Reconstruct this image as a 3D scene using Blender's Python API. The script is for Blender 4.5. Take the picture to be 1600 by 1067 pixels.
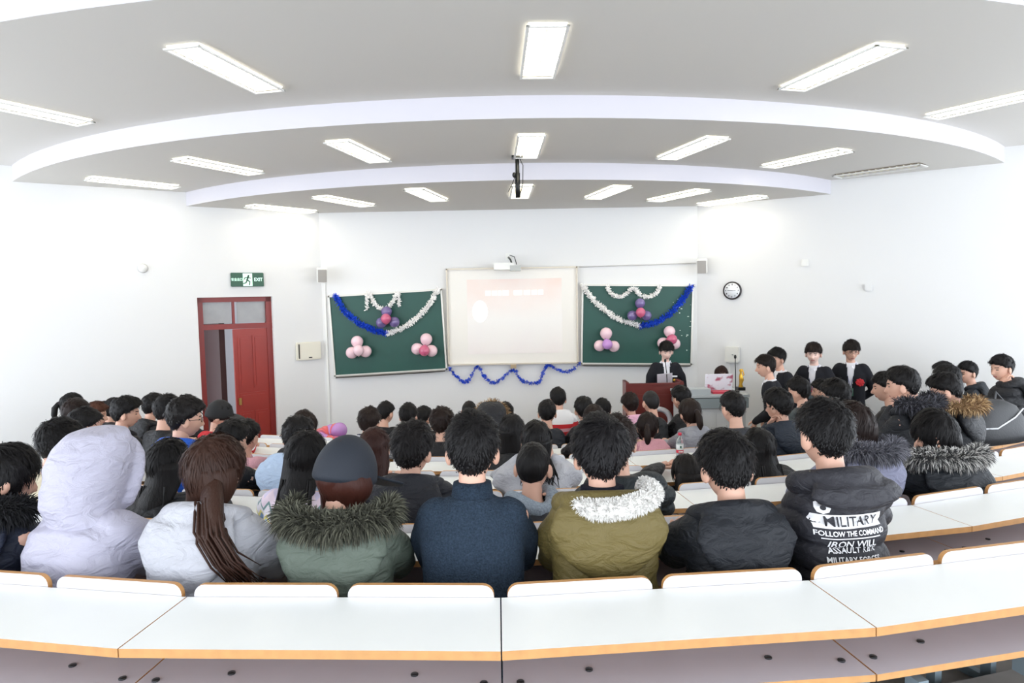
import bpy, bmesh, math, random
import numpy as np
from mathutils import Vector, Matrix, noise
from mathutils.bvhtree import BVHTree
rnd = random.Random(7)
S = bpy.context.scene
for o in list(bpy.data.objects):
    bpy.data.objects.remove(o)
COL = S.collection

# ------------------------------------------------------------ camera
F_PX = 1067.0; PITCH = math.radians(4.0); ROLL = 0.018; CAM_Z = 2.4
def cam_axes():
    fwd = Vector((0, math.cos(PITCH), -math.sin(PITCH)))
    r0 = Vector((1, 0, 0)); d0 = Vector((0, -math.sin(PITCH), -math.cos(PITCH)))
    c, s = math.cos(ROLL), math.sin(ROLL)
    return r0*c + d0*s, d0*c - r0*s, fwd
cam = bpy.data.cameras.new('camera'); cam.sensor_width = 36; cam.lens = 36*F_PX/1600
cam.clip_start = 0.05; cam.clip_end = 200
camo = bpy.data.objects.new('camera', cam); COL.objects.link(camo)
R_, D_, F_ = cam_axes()
camo.matrix_world = Matrix(((R_.x, -D_.x, -F_.x, 0), (R_.y, -D_.y, -F_.y, 0), (R_.z, -D_.z, -F_.z, CAM_Z), (0, 0, 0, 1)))
S.camera = camo
def ray(x, y):
    return R_*((x-800)/F_PX) + D_*((y-533.5)/F_PX) + F_
def atY(x, y, Y):
    r = ray(x, y); return Vector((0, 0, CAM_Z)) + r*(Y/r.y)
def atZ(x, y, Z):
    r = ray(x, y); return Vector((0, 0, CAM_Z)) + r*((Z-CAM_Z)/r.z)
def at_plane(x, y, p, n):
    r = ray(x, y); o = Vector((0, 0, CAM_Z)); return o + r*((p-o).dot(n)/r.dot(n))

# ------------------------------------------------------------ world and exposure
W = bpy.data.worlds.new('world'); S.world = W; W.use_nodes = True
bg = W.node_tree.nodes['Background']; bg.inputs[0].default_value = (0.86, 0.92, 1.0, 1); bg.inputs[1].default_value = 3.2
LAMP = 4.6
S.view_settings.view_transform = 'Standard'; S.view_settings.look = 'None'
S.view_settings.gamma = 1; S.view_settings.use_curve_mapping = False
S.view_settings.exposure = 0.60

# ------------------------------------------------------------ materials
def lin(c):
    return tuple(((v/255)/12.92 if v/255 <= .04045 else ((v/255+.055)/1.055)**2.4) for v in c)
MATS = {}
def mat(name, rgb, rough=.6, bump=0, bscale=60, metal=0, spec=.5, var=0, vscale=8, emit=None, trans=0, coat=0, stretch=None, sheen=0):
    if name in MATS: return MATS[name]
    m = bpy.data.materials.new(name); m.use_nodes = True; MATS[name] = m
    nt = m.node_tree; N = nt.nodes; L = nt.links; b = N['Principled BSDF']
    c = lin(rgb) if max(rgb) > 1 else rgb
    b.inputs['Base Color'].default_value = (*c, 1); b.inputs['Roughness'].default_value = rough
    b.inputs['Metallic'].default_value = metal; b.inputs['Specular IOR Level'].default_value = spec
    b.inputs['Coat Weight'].default_value = coat; b.inputs['Transmission Weight'].default_value = trans
    if sheen: b.inputs['Sheen Weight'].default_value = sheen
    tc = N.new('ShaderNodeTexCoord'); mp = N.new('ShaderNodeMapping'); L.new(tc.outputs['Object'], mp.inputs[0])
    if stretch: mp.inputs['Scale'].default_value = stretch
    if var:
        nz = N.new('ShaderNodeTexNoise'); nz.inputs['Scale'].default_value = vscale; nz.inputs['Detail'].default_value = 4
        L.new(mp.outputs[0], nz.inputs[0]); mx = N.new('ShaderNodeMix'); mx.data_type = 'RGBA'
        mx.inputs[6].default_value = (*[max(0, v*(1-var)) for v in c], 1); mx.inputs[7].default_value = (*[min(1, v*(1+var)) for v in c], 1)
        L.new(nz.outputs[0], mx.inputs[0]); L.new(mx.outputs[2], b.inputs['Base Color'])
    if bump:
        nb = N.new('ShaderNodeTexNoise'); nb.inputs['Scale'].default_value = bscale; nb.inputs['Detail'].default_value = 3
        L.new(mp.outputs[0], nb.inputs[0]); bp = N.new('ShaderNodeBump'); bp.inputs['Strength'].default_value = bump
        bp.inputs['Distance'].default_value = .01; L.new(nb.outputs[0], bp.inputs['Height']); L.new(bp.outputs[0], b.inputs['Normal'])
    if emit: b.inputs['Emission Color'].default_value = (*emit[0], 1); b.inputs['Emission Strength'].default_value = emit[1]
    return m

# ------------------------------------------------------------ mesh helpers
class MB:
    def __init__(s): s.v = []; s.f = []; s.m = []
    def add(s, V, F, mi=0):
        o = len(s.v); s.v += [tuple(p) for p in V]; s.f += [tuple(i+o for i in q) for q in F]
        s.m += ([mi]*len(F) if isinstance(mi, int) else list(mi)); return s
    def box(s, c, d, mi=0, M=None):
        hx, hy, hz = d[0]/2, d[1]/2, d[2]/2
        V = [Vector((c[0]+a*hx, c[1]+b*hy, c[2]+e*hz)) for e in (-1, 1) for b in (-1, 1) for a in (-1, 1)]
        if M: V = [M @ p for p in V]
        return s.add(V, [(0, 2, 3, 1), (4, 5, 7, 6), (0, 1, 5, 4), (2, 6, 7, 3), (0, 4, 6, 2), (1, 3, 7, 5)], mi)
    def rings(s, rings, mi=0, caps=True):
        n = len(rings[0]); V = [p for r in rings for p in r]; F = []
        for i in range(len(rings)-1):
            for j in range(n):
                k = (j+1) % n; F.append((i*n+j, i*n+k, (i+1)*n+k, (i+1)*n+j))
        if caps:
            F.append(tuple(reversed(range(n)))); F.append(tuple(range((len(rings)-1)*n, len(rings)*n)))
        return s.add(V, F, mi)
    def loft(s, secs, seg=20, mi=0, power=2.0):   # secs: (center, a, b, tilt) ellipses in the local x / (y,z) plane
        rr = []
        for c, a, b, t in secs:
            ct, st = math.cos(t), math.sin(t); ring = []
            for j in range(seg):
                q = 2*math.pi*j/seg; x, y = math.cos(q), math.sin(q)
                x = math.copysign(abs(x)**(2/power), x); y = math.copysign(abs(y)**(2/power), y)
                ring.append(Vector((c[0]+a*x, c[1]+b*y*ct, c[2]-b*y*st)))
            rr.append(ring)
        return s.rings(rr, mi)
    def tube(s, pts, rad, seg=10, mi=0, round_ends=True, flat=1.0):
        P = [Vector(p) for p in pts]; Rr = list(rad) if hasattr(rad, '__len__') else [rad]*len(P)
        if round_ends:
            d0 = (P[0]-P[1]).normalized(); d1 = (P[-1]-P[-2]).normalized()
            P = [P[0]+d0*Rr[0]*.9, P[0]+d0*Rr[0]*.55]+P+[P[-1]+d1*Rr[-1]*.55, P[-1]+d1*Rr[-1]*.9]
            Rr = [Rr[0]*.4, Rr[0]*.82]+Rr+[Rr[-1]*.82, Rr[-1]*.4]
        t = (P[1]-P[0]).normalized(); u = t.orthogonal().normalized(); out = []
        for i, p in enumerate(P):
            tn = (P[min(i+1, len(P)-1)]-P[max(i-1, 0)])
            tn = tn.normalized() if tn.length > 1e-9 else t
            u = (u - tn*u.dot(tn))
            u = u.normalized() if u.length > 1e-6 else tn.orthogonal().normalized()
            w = tn.cross(u); t = tn
            out.append([p+(u*math.cos(2*math.pi*j/seg)+w*math.sin(2*math.pi*j/seg)*flat)*Rr[i] for j in range(seg)])
        return s.rings(out, mi)
    def ell(s, c, r, seg=16, rg=10, mi=0, M=None):
        V = []; F = []
        for i in range(1, rg):
            a = math.pi*i/rg
            for j in range(seg):
                q = 2*math.pi*j/seg; V.append(Vector((r[0]*math.sin(a)*math.cos(q), r[1]*math.sin(a)*math.sin(q), r[2]*math.cos(a))))
        n = len(V); V += [Vector((0, 0, r[2])), Vector((0, 0, -r[2]))]
        for i in range(rg-2):
            for j in range(seg):
                k = (j+1) % seg; F.append((i*seg+j, (i+1)*seg+j, (i+1)*seg+k, i*seg+k))
        for j in range(seg):
            k = (j+1) % seg; F.append((n, j, k)); F.append((n+1, (rg-2)*seg+k, (rg-2)*seg+j))
        if M: V = [M @ p for p in V]
        return s.add([p+Vector(c) for p in V], F, mi)
    def cyl(s, c0, c1, r, seg=16, mi=0):
        return s.tube([c0, c1], [r, r], seg, mi, round_ends=False)
    def mesh(s, name, mats, smooth=True):
        me = bpy.data.meshes.new(name); me.from_pydata(s.v, [], s.f)
        for m in mats: me.materials.append(m)
        me.polygons.foreach_set('material_index', s.m)
        if smooth: me.polygons.foreach_set('use_smooth', [True]*len(s.f))
        me.update(); return me
    def obj(s, name, mats, parent=None, smooth=True, M=None):
        if not isinstance(mats, (list, tuple)): mats = [mats]
        o = bpy.data.objects.new(name, s.mesh(name, mats, smooth)); COL.objects.link(o)
        if parent: o.parent = parent
        if M is not None: o.matrix_local = M
        return o
def tag(o, label, cat, group=None):
    o['label'] = label; o['category'] = cat
    if group: o['group'] = group
    return o
def struct(o): o['kind'] = 'structure'; return o
def empty(name, M, label=None, cat=None, group=None):
    o = bpy.data.objects.new(name, None); COL.objects.link(o); o.empty_display_size = .1
    o.matrix_world = M if isinstance(M, Matrix) else Matrix.Translation(M)
    if label: tag(o, label, cat, group)
    return o
def link_copy(me, name, parent, M=None):
    o = bpy.data.objects.new(name, me); COL.objects.link(o); o.parent = parent
    if M is not None: o.matrix_local = M
    return o
def bevel_box(d, r, name, mats, seg=2):
    bm = bmesh.new(); bmesh.ops.create_cube(bm, size=1)
    for v in bm.verts: v.co = Vector((v.co.x*d[0], v.co.y*d[1], v.co.z*d[2]))
    bmesh.ops.bevel(bm, geom=bm.edges[:], offset=r, segments=seg, affect='EDGES')
    me = bpy.data.meshes.new(name); bm.to_mesh(me); bm.free()
    for m in mats: me.materials.append(m)
    return me
def text_mesh(body, size, name, align='CENTER', bold=0.0, ext=.001, sx=1.0):
    cu = bpy.data.curves.new(name, 'FONT'); cu.body = body; cu.size = size; cu.align_x = align; cu.align_y = 'CENTER'
    cu.extrude = ext; cu.offset = bold; cu.resolution_u = 2
    o = bpy.data.objects.new('text_tmp', cu); COL.objects.link(o)
    dg = bpy.context.evaluated_depsgraph_get(); me = bpy.data.meshes.new_from_object(o.evaluated_get(dg))
    bpy.data.objects.remove(o)
    for v in me.vertices: v.co.x *= sx
    return me
def frame(origin, xdir, ydir):   # local X along xdir, local Y into the wall, Z up
    x = Vector(xdir).normalized(); y = Vector(ydir).normalized(); z = Vector((0, 0, 1)); o = Vector(origin)
    return Matrix(((x.x, y.x, z.x, o.x), (x.y, y.y, z.y, o.y), (x.z, y.z, z.z, o.z), (0, 0, 0, 1)))

# ------------------------------------------------------------ the room
Z_CEIL = (4.07, 3.88, 3.69)           # rear, middle and front ceiling levels
Y_FRONT = 10.6
CL, CR = Vector((-2.93, Y_FRONT, 0)), Vector((2.88, Y_FRONT, 0))
dL = Vector((-6.14+2.93, 8.45-Y_FRONT, 0)).normalized(); dR = Vector((6.0-2.88, 8.45-Y_FRONT, 0)).normalized()
FL_Z = [1.44-.118*k-.78 for k in range(7)]     # floor height of each seating tier, back row first
FLOOR0 = FL_Z[6]
ROW_R = [7.6, 8.2, 9, 9, 9, 9, 9]; ROW_X0 = -.2
def row_y(k, x, off=0): return 2.10+.92*k+off+(x-ROW_X0)**2/(2*ROW_R[k])
wallm = mat('painted_wall', (222, 222, 221), .75, bump=.03, bscale=120)
ceilm = mat('ceiling_paint', (206, 203, 197), .85, bump=.03, bscale=140)
fasm = mat('fascia_paint', (206, 204, 211), .8)
floorm = mat('worn_concrete', (120, 116, 112), .6, var=.25, vscale=6)
# front wall
struct(MB().box((( CL.x+CR.x)/2, Y_FRONT+.1, 1.9), (CR.x-CL.x+.02, .2, 4.6)).obj('wall_front', wallm, smooth=False))
# slanted side walls; the door-side one has a door opening
def wall_frame(c, d): return frame(c, -d if c.x < 0 else d, Vector((0, 0, 1)).cross(-d if c.x < 0 else d))
ML = wall_frame(CL, dL); MR = wall_frame(CR, dR)     # local x grows to the right as seen from the seats, y into the wall
MLi = ML.inverted(); MRi = MR.inverted()
nL = ML.to_3x3() @ Vector((0, -1, 0)); nR = MR.to_3x3() @ Vector((0, -1, 0))
def on_left(x, y): return MLi @ at_plane(x, y, CL, nL)
def on_right(x, y): return MRi @ at_plane(x, y, CR, nR)
WL = 6.2
d_l, d_r = on_left(311, 530).x, on_left(428, 530).x
d_top = on_left(370, 464).z
mb = MB()
mb.box(((d_r+0)/2, .1, 1.9), (-d_r, .2, 4.6)); mb.box(((d_l-WL)/2, .1, 1.9), (WL+d_l, .2, 4.6))
mb.box(((d_l+d_r)/2, .1, (d_top+4.2)/2), (d_r-d_l, .2, 4.2-d_top))
struct(mb.obj('wall_left', wallm, smooth=False, M=ML))
struct(MB().box((WL/2, .1, 1.9), (WL, .2, 4.6)).obj('wall_right', wallm, smooth=False, M=MR))
# stepped ceiling with curved fascias (arcs about a point beyond the front wall)
def ceil_arc(yc, apex, n=48, half=9.0):
    R = yc-apex; out = []
    for i in range(n+1):
        x = -half+2*half*i/n; out.append(Vector((x, yc-math.sqrt(max(R*R-x*x, .01)), 0)) if abs(x) < R*.98 else None)
    return [p for p in out if p]
A2 = ceil_arc(14.7, 7.89, half=5.2); A1 = ceil_arc(14.35, 5.9, half=7.2); A0 = ceil_arc(14.2, 3.75, half=8.2)
def strip(mb, a, zb, zt, mi=0):
    n = len(a); V = [Vector((p.x, p.y, zb)) for p in a]+[Vector((p.x, p.y, zt)) for p in a]
    mb.add(V, [(i, i+1, n+i+1, n+i) for i in range(n-1)], mi)
def ceil_fill(a, ytop, z, name):     # sheet between an arc and a far line
    n = len(a); V = [Vector((p.x, p.y, z)) for p in a]+[Vector((p.x, ytop, z)) for p in a]
    mb = MB(); mb.add(V, [(i, i+1, n+i+1, n+i) for i in range(n-1)]); return struct(mb.obj(name, ceilm, smooth=False))
ceil_fill(A2, 10.75, Z_CEIL[2], 'ceiling'); ceil_fill(A1, 10.75, Z_CEIL[1], 'ceiling')
ceil_fill(A0, 10.75, Z_CEIL[0], 'ceiling'); ceil_fill([Vector((x, -3.5, 0)) for x in (-8.2, 0, 8.2)], 10.75, 4.28, 'ceiling')
for i, (a, z0, z1) in enumerate(((A2, 3.69, 3.88), (A1, 3.88, 4.07), (A0, 4.07, 4.28))):
    m2 = MB(); strip(m2, a, z0, z1); struct(m2.obj('trim_%d' % (i+1), fasm))
# tiered floor
mb = MB(); xs = np.linspace(-7.0, 7.0, 57)
def wall_y(x): return Y_FRONT-max(0, abs(x)-2.9)*.672
for k in range(7):
    a = [Vector((x, min(row_y(k, x, -.40 if k else -5.5), wall_y(x)+.05), 0)) for x in xs]
    b = [Vector((x, min(row_y(k+1, x, -.40) if k < 6 else 11, wall_y(x)+.05), 0)) for x in xs]
    n = len(xs)
    mb.add([Vector((p.x, p.y, FL_Z[k])) for p in a]+[Vector((p.x, p.y, FL_Z[k])) for p in b], [(i, i+1, n+i+1, n+i) for i in range(n-1)])
    if k < 6: strip(mb, b, FL_Z[k+1], FL_Z[k])
struct(mb.obj('floor', floorm, smooth=False))
struct(MB().box(((CL.x+CR.x)/2, Y_FRONT-.01, FLOOR0+.06), (5.8, .02, .12)).obj('baseboard_front', mat('skirting', (205, 203, 198), .6), smooth=False))

# ------------------------------------------------------------ ceiling lights (long axis points to the stage)
steel = mat('brushed_steel', (190, 190, 186), .35, metal=.8); whitep = mat('white_plastic', (228, 228, 224), .45)
louv = mat('louvre_metal', (214, 208, 190), .4, metal=.3)
tubem = mat('lit_fluorescent_tube', (255, 252, 240), .5, emit=((1.0, .95, .84), LAMP*2.2))
diff = mat('lit_louvre_tray', (255, 250, 235), .5, emit=((1.0, .95, .82), LAMP))
frm = MB()
for sx in (-1, 1): frm.box((sx*.125, 0, -.006), (.02, 1.04, .012))
for sy in (-1, 1): frm.box((0, sy*.51, -.006), (.27, .02, .012))
ME_FRAME = frm.mesh('light_frame', [whitep], False)
tr = MB().box((0, 0, .018), (.24, 1.0, .003)); ME_TRAY = tr.mesh('light_tray', [diff], False)
lv = MB()
for i in range(13): lv.box((0, -.48+i*.08, .008), (.23, .004, .016))
lv.box((0, 0, .008), (.004, .98, .016)); ME_LOUV = lv.mesh('light_louvre', [louv], False)
ME_TUBE = MB().cyl((0, -.46, .010), (0, .46, .010), .006, 8).mesh('light_tube', [tubem])
ME_OFF = MB().box((0, 0, .018), (.24, 1.0, .004)).mesh('unlit_tray', [mat('unlit_tray', (120, 105, 85), .4, metal=.5)], False)
LIGHTS = [((847, 80), 0, 'middle bay of the rear ceiling'), ((359, 107), 0, 'rear ceiling, second from the door side'), ((1308, 105), 0, 'rear ceiling, second from the clock side'),
 ((40, 170), 0, 'rear ceiling, closest to the door-side wall'), ((1545, 160), 0, 'rear ceiling, closest to the clock-side wall'),
 ((826, 227), 1, 'middle ceiling step, above the hanging pole'), ((562, 235), 1, 'middle ceiling step, first toward the door side'), ((344, 258), 1, 'middle ceiling step, second toward the door side'), ((209, 284), 1, 'middle ceiling step, closest to the door-side wall'),
 ((1079, 230), 1, 'middle ceiling step, first toward the clock side'), ((1257, 246), 1, 'middle ceiling step, second toward the clock side'), ((1373, 265), 1, 'middle ceiling step beside the clock-side wall, switched off'),
 ((814, 298), 2, 'front ceiling step, behind the hanging pole'), ((668, 303), 2, 'front ceiling step, first toward the door side'), ((539, 313), 2, 'front ceiling step, second toward the door side'), ((441, 325), 2, 'front ceiling step, closest to the door-side wall'),
 ((948, 299), 2, 'front ceiling step, first toward the clock side'), ((1058, 304), 2, 'front ceiling step, second toward the clock side'), ((1142, 312), 2, 'front ceiling step, closest to the clock-side wall')]
for (px, lev, where) in LIGHTS:
    p = atZ(*px, Z_CEIL[lev]); ang = math.atan2(-p.x, 14.0-p.y)
    off = 'switched off' in where
    e = empty('ceiling_light', Matrix.Translation((p.x, p.y, Z_CEIL[lev]-.020)) @ Matrix.Rotation(-ang, 4, 'Z'),
              ('unlit dull louvred light in the ' if off else 'lit recessed louvred light in the ')+where, 'ceiling light', 'ceiling lights')
    link_copy(ME_FRAME, 'frame', e); link_copy(ME_OFF if off else ME_TRAY, 'tray', e); link_copy(ME_LOUV, 'louvre', e)
    if not off:
        for sx in (-.06, .06): link_copy(ME_TUBE, 'lamp_tube', e, Matrix.Translation((sx, 0, 0)))
# ------------------------------------------------------------ desk rows
white = mat('white_laminate', (236, 238, 236), .38, var=.04, vscale=3); wood = mat('beech_edge', (196, 146, 92), .5, var=.2, vscale=30)
shaded_white = mat('shaded_shelf_laminate', (188, 182, 190), .5, var=.08, vscale=5); leg_m = mat('blue_grey_steel', (118, 132, 140), .45)  # shelf: white laminate with its grey-purple shade put into the colour
bolt_m = mat('dark_bolt', (60, 60, 62), .4, metal=.8); seatm = mat('seat_plywood', (200, 168, 120), .5, var=.1)
def plate(w, h, t, r, name):      # upright rounded plate, rim in wood
    out = []
    for cx, cz, a0 in ((w/2-r, h-r, 0), (-w/2+r, h-r, 90)):
        for i in range(6):
            a = math.radians(a0+90*i/5); out.append((cx+r*math.cos(a), cz+r*math.sin(a)))
    out += [(-w/2, 0), (w/2, 0)]; n = len(out)
    mb = MB(); mb.add([Vector((x, -t/2, z)) for x, z in out]+[Vector((x, t/2, z)) for x, z in out],
        [tuple(reversed(range(n, 2*n))), tuple(range(n))]+[(i, n+i, n+(i+1) % n, (i+1) % n) for i in range(n)], [0, 0]+[1]*n)
    return mb.mesh(name, [mat('backrest_laminate', (222, 222, 228), .35), wood], False)
def top_mesh(w, d, t, name, m0, flare=0):
    mb = MB().box((0, -d/2, 0), (w, d, t)); mb.v = [(x+(math.copysign(flare, x) if y < -d/2 else 0), y, z) for x, y, z in mb.v]; mb.m = [1, 0, 1, 1, 1, 1]; return mb.mesh(name, [m0, wood], False)
BAYW = 1.02; ROW_EXT = [(-3.2, 3.3), (-3.7, 3.8), (-4.2, 4.3), (-4.6, 5.1), (-5.1, 5.1), (-5.3, 3.9), (-4.9, 1.75)]
ORD = ['first', 'second', 'third', 'fourth', 'fifth', 'sixth', 'seventh', 'eighth', 'ninth', 'tenth', 'eleventh']
ME_BACK = plate(.47, .36, .018, .035, 'backrest')
ME_SEAT = bevel_box((.42, .36, .022), .008, 'seat', [seatm]); ME_BOLT = MB().cyl((0, 0, 0), (0, 0, .004), .011, 10).mesh('bolt', [bolt_m])
lg = MB().box((0, -.06, .30), (.035, .05, .60)).box((0, -.29, .30), (.035, .05, .60)).box((0, -.175, .02), (.035, .28, .04)).box((0, .0, .52), (.03, .07, .36))
ME_LEG = lg.mesh('leg', [leg_m], False)
mesh_cache = {}
for k in range(7):
    R = ROW_R[k]; x0, x1 = ROW_EXT[k]; zf = FL_Z[k]; H = .78
    def pt(s): a = s/R; return Vector((ROW_X0+R*math.sin(a), 2.10+.92*k+R-R*math.cos(a), 0))
    i0 = math.ceil((x0-.05)/BAYW*.97); i1 = math.floor((x1+.05)/BAYW*1.0)
    for n, i in enumerate(range(i0, i1)):
        A, B = pt(.15+i*BAYW), pt(.15+(i+1)*BAYW); c = (A+B)/2; w = (B-A).length
        xd = (B-A).normalized(); M = frame((c.x, c.y, zf), xd, Vector((-xd.y, xd.x, 0)))
        e = empty('desk_bay', M, 'white desk bay, %s row from the blackboard, %s bay from the door side' % (ORD[6-k], ORD[n]), 'desk', 'fixed desk bays of the lecture hall')
        key = (round(w, 3), R)
        if key not in mesh_cache: mesh_cache[key] = (top_mesh(w-.004, .325, .026, 'tabletop', white, .325*BAYW/R/2), top_mesh(w-.004, .32, .02, 'shelf', shaded_white, .32*BAYW/R/2))
        link_copy(mesh_cache[key][0], 'tabletop', e, Matrix.Translation((0, 0, H-.013)))
        sh = link_copy(mesh_cache[key][1], 'shelf', e, Matrix.Translation((0, -.01, H-.145)))
        for sx in (-1, 1):
            link_copy(ME_BACK, 'backrest', e, Matrix.Translation((sx*.2525*w/1.02, .014, H-.322)))
            link_copy(ME_LEG, 'leg', e, Matrix.Translation((sx*(w/2-.14), -.012, 0)))
            link_copy(ME_SEAT, 'seat', e, Matrix.Translation((sx*.2525, .27, .365)))
            if k < 3:
                for by in (-.06, -.24): link_copy(ME_BOLT, 'bolt', sh, Matrix.Translation((sx*(w/2-.035), by, .0105)))
                link_copy(ME_BOLT, 'bolt', sh, Matrix.Translation((sx*.27, -.2, .0105)))

# ------------------------------------------------------------ front wall: boards, screen, projector arm, speakers
green = mat('green_chalkboard', (20, 74, 64), .45, var=.07, vscale=3); alu = mat('aluminium_trim', (214, 212, 204), .4, metal=.25)
chalk = mat('chalk_marks', (205, 222, 212), .9); gap = mat('dark_gap', (70, 66, 60), .6)
def board(px, label):
    P = [atY(*p, Y_FRONT-.03) for p in px]     # tl tr br bl
    c = sum(P, Vector())/4; w = ((P[1]-P[0]).length+(P[2]-P[3]).length)/2; h = ((P[0]-P[3]).length+(P[1]-P[2]).length)/2
    ang = math.atan2(P[1].z-P[0].z, P[1].x-P[0].x)
    e = empty('chalkboard', Matrix.Translation((c.x, Y_FRONT-.035, c.z)) @ Matrix.Rotation(-ang, 4, 'Y'), label, 'chalkboard')
    MB().box((0, .005, 0), (w-.03, .03, h-.03)).obj('panel', green, e, False)
    fr = MB()
    for s in (-1, 1): fr.box((s*(w/2-.012), 0, 0), (.026, .06, h)); fr.box((0, 0, s*(h/2-.012)), (w, .06, .026))
    fr.obj('board_frame', alu, e, False)
    MB().box((0, -.035, -h/2-.012), (w*.96, .08, .014)).box((0, -.072, -h/2-.003), (w*.96, .006, .03)).obj('chalk_tray', mat('tray_metal', (150, 146, 138), .4, metal=.5), e, False)
    return e, w, h
bl, wl, hl = board([(514, 462), (693, 451), (697, 578), (522, 588)], 'green chalkboard beside the door side of the projection screen, hung a little crooked')
br, wr, hr = board([(908, 444), (1084, 445), (1080, 570), (908, 569)], 'green chalkboard behind the speaker at the lectern, chalk marks along one edge')
cm = MB(); r2 = random.Random(3)
for i in range(20):
    t = r2.random(); cm.box((.62+.18*t+r2.uniform(-.08, .05), -.0115, .40-.95*t*r2.random()), (r2.uniform(.006, .03), .001, r2.uniform(.004, .018)))
cm.obj('chalk_marks', chalk, br, False)
# screen
P = [atY(*p, Y_FRONT-.05) for p in ((697, 420), (902, 416), (904, 567), (700, 571))]; c = sum(P, Vector())/4
sw, shh = (P[1]-P[0]).length, (P[0]-P[3]).length
es = empty('projection_screen', Matrix.Translation((c.x, Y_FRONT-.05, c.z)), 'white interactive projection board showing a washed-out peach slide', 'screen')
MB().box((0, .02, 0), (sw-.02, .04, shh-.02)).obj('board_surface', mat('whiteboard', (232, 228, 220), .4), es, False)
fr = MB()
for s in (-1, 1): fr.box((s*(sw/2-.01), 0, 0), (.022, .07, shh)); fr.box((0, 0, s*(shh/2-.01)), (sw, .07, .022))
fr.obj('screen_frame', mat('screen_trim', (205, 196, 180), .4, metal=.2), es, False)
slide = bpy.data.materials.new('projected_slide'); slide.use_nodes = True; nt = slide.node_tree; N = nt.nodes; L = nt.links
b = N['Principled BSDF']; b.inputs['Base Color'].default_value = (.8, .78, .74, 1); tc = N.new('ShaderNodeTexCoord'); sep = N.new('ShaderNodeSeparateXYZ'); L.new(tc.outputs['Object'], sep.inputs[0])
rampn = N.new('ShaderNodeValToRGB'); mr = N.new('ShaderNodeMapRange'); mr.inputs[1].default_value = -.56; mr.inputs[2].default_value = .56; L.new(sep.outputs[2], mr.inputs[0]); L.new(mr.outputs[0], rampn.inputs[0])
el = rampn.color_ramp.elements; el[0].color = (.80, .72, .69, 1); el[1].color = (.82, .58, .49, 1); e2 = rampn.color_ramp.elements.new(.45); e2.color = (.82, .79, .76, 1)
nz = N.new('ShaderNodeTexNoise'); nz.inputs['Scale'].default_value = 2.2; L.new(tc.outputs['Object'], nz.inputs[0])
mx = N.new('ShaderNodeMix'); mx.data_type = 'RGBA'; L.new(nz.outputs[0], mx.inputs[0]); L.new(rampn.outputs[0], mx.inputs[6]); mx.inputs[7].default_value = (.82, .80, .76, 1)
L.new(mx.outputs[2], b.inputs['Emission Color']); L.new(mx.outputs[2], b.inputs['Base Color']); b.inputs['Emission Strength'].default_value = .02
p0, p1 = atY(729, 437, Y_FRONT-.07), atY(879, 551, Y_FRONT-.07)
MB().box(((p0.x+p1.x)/2-c.x, -.004, (p0.z+p1.z)/2-c.z), (p1.x-p0.x, .004, p0.z-p1.z)).obj('projected_slide', slide, es, False)
glow = mat('slide_white', (255, 255, 255), .5, emit=((1, 1, .98), .12)); xx = -.42; gl_n = 0
for g in (.10, .10, .06, .12, .05, .16, .12, .10, .10):      # washed-out title line and emblem, too bright to read
    if g != .05: MB().box((xx+g/2, -.008, .36), (g*.8, .003, .075)).obj('title_mark', glow, es, False)
    xx += g
MB().ell((-.5, -.007, .08), (.12, .004, .17), 20, 8).obj('slide_emblem', glow, es, False)
MB().box((0, -.03, -shh/2-.03), (.09, .05, .06)).obj('pen_holder', mat('tan_plastic', (170, 150, 120), .5), es, False)
# short-throw projector on its wall arm
pj = atY(800, 418, Y_FRONT-.35); ep = empty('projector', Matrix.Translation((pj.x-.05, Y_FRONT-.02, pj.z)), 'small white projector on a short wall arm above the screen', 'projector')
MB().box((-.07, -.26, .02), (.30, .26, .10)).obj('projector_body', whitep, ep, False)
MB().box((.10, -.30, -.01), (.16, .20, .08)).obj('lens_housing', mat('grey_plastic', (176, 178, 174), .4), ep, False)
MB().tube([(0, .0, .17), (0, -.12, .16), (.03, -.22, .12), (.05, -.26, .06)], .014, 8).obj('arm', mat('dark_grey_metal', (84, 88, 84), .4, metal=.6), ep)
MB().box((0, .005, .18), (.09, .03, .10)).obj('wall_mount', whitep, ep, False)
MB().tube([(.02, -.03, .2), (.09, -.12, .17), (.12, -.25, .05)], .006, 6).obj('cable', mat('black_rubber', (24, 24, 26), .5), ep)
# conduit above the board, wall speakers
a, b2 = atY(905, 417, Y_FRONT-.02), atY(1088, 411, Y_FRONT-.02)
tag(MB().cyl(a, b2, .009, 8).obj('cable_conduit', mat('conduit', (200, 198, 196), .5)), 'thin pale conduit running from the screen to the wall speaker', 'conduit')
def speaker(p, rz, label):
    e = empty('wall_speaker', Matrix.Translation(p) @ Matrix.Rotation(rz, 4, 'Z') @ Matrix.Rotation(math.radians(12), 4, 'X'), label, 'speaker', 'wall speakers')
    bo = link_copy(bevel_box((.15, .13, .22), .012, 'cabinet', [whitep]), 'cabinet', e)
    link_copy(bevel_box((.125, .012, .19), .004, 'grille', [mat('speaker_grille', (172, 168, 162), .7, bump=.6, bscale=300)]), 'grille', e, Matrix.Translation((0, -.068, 0)))
    MB().box((0, .085, .02), (.05, .06, .05)).obj('bracket', steel, e, False)
q = atY(503, 430, Y_FRONT-.22); speaker((q.x, q.y, q.z), .35, 'small white wall speaker in the corner beside the door')
q = atY(1097, 416, Y_FRONT-.22); speaker((q.x, q.y, q.z), -.35, 'small white wall speaker in the corner near the clock')
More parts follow.
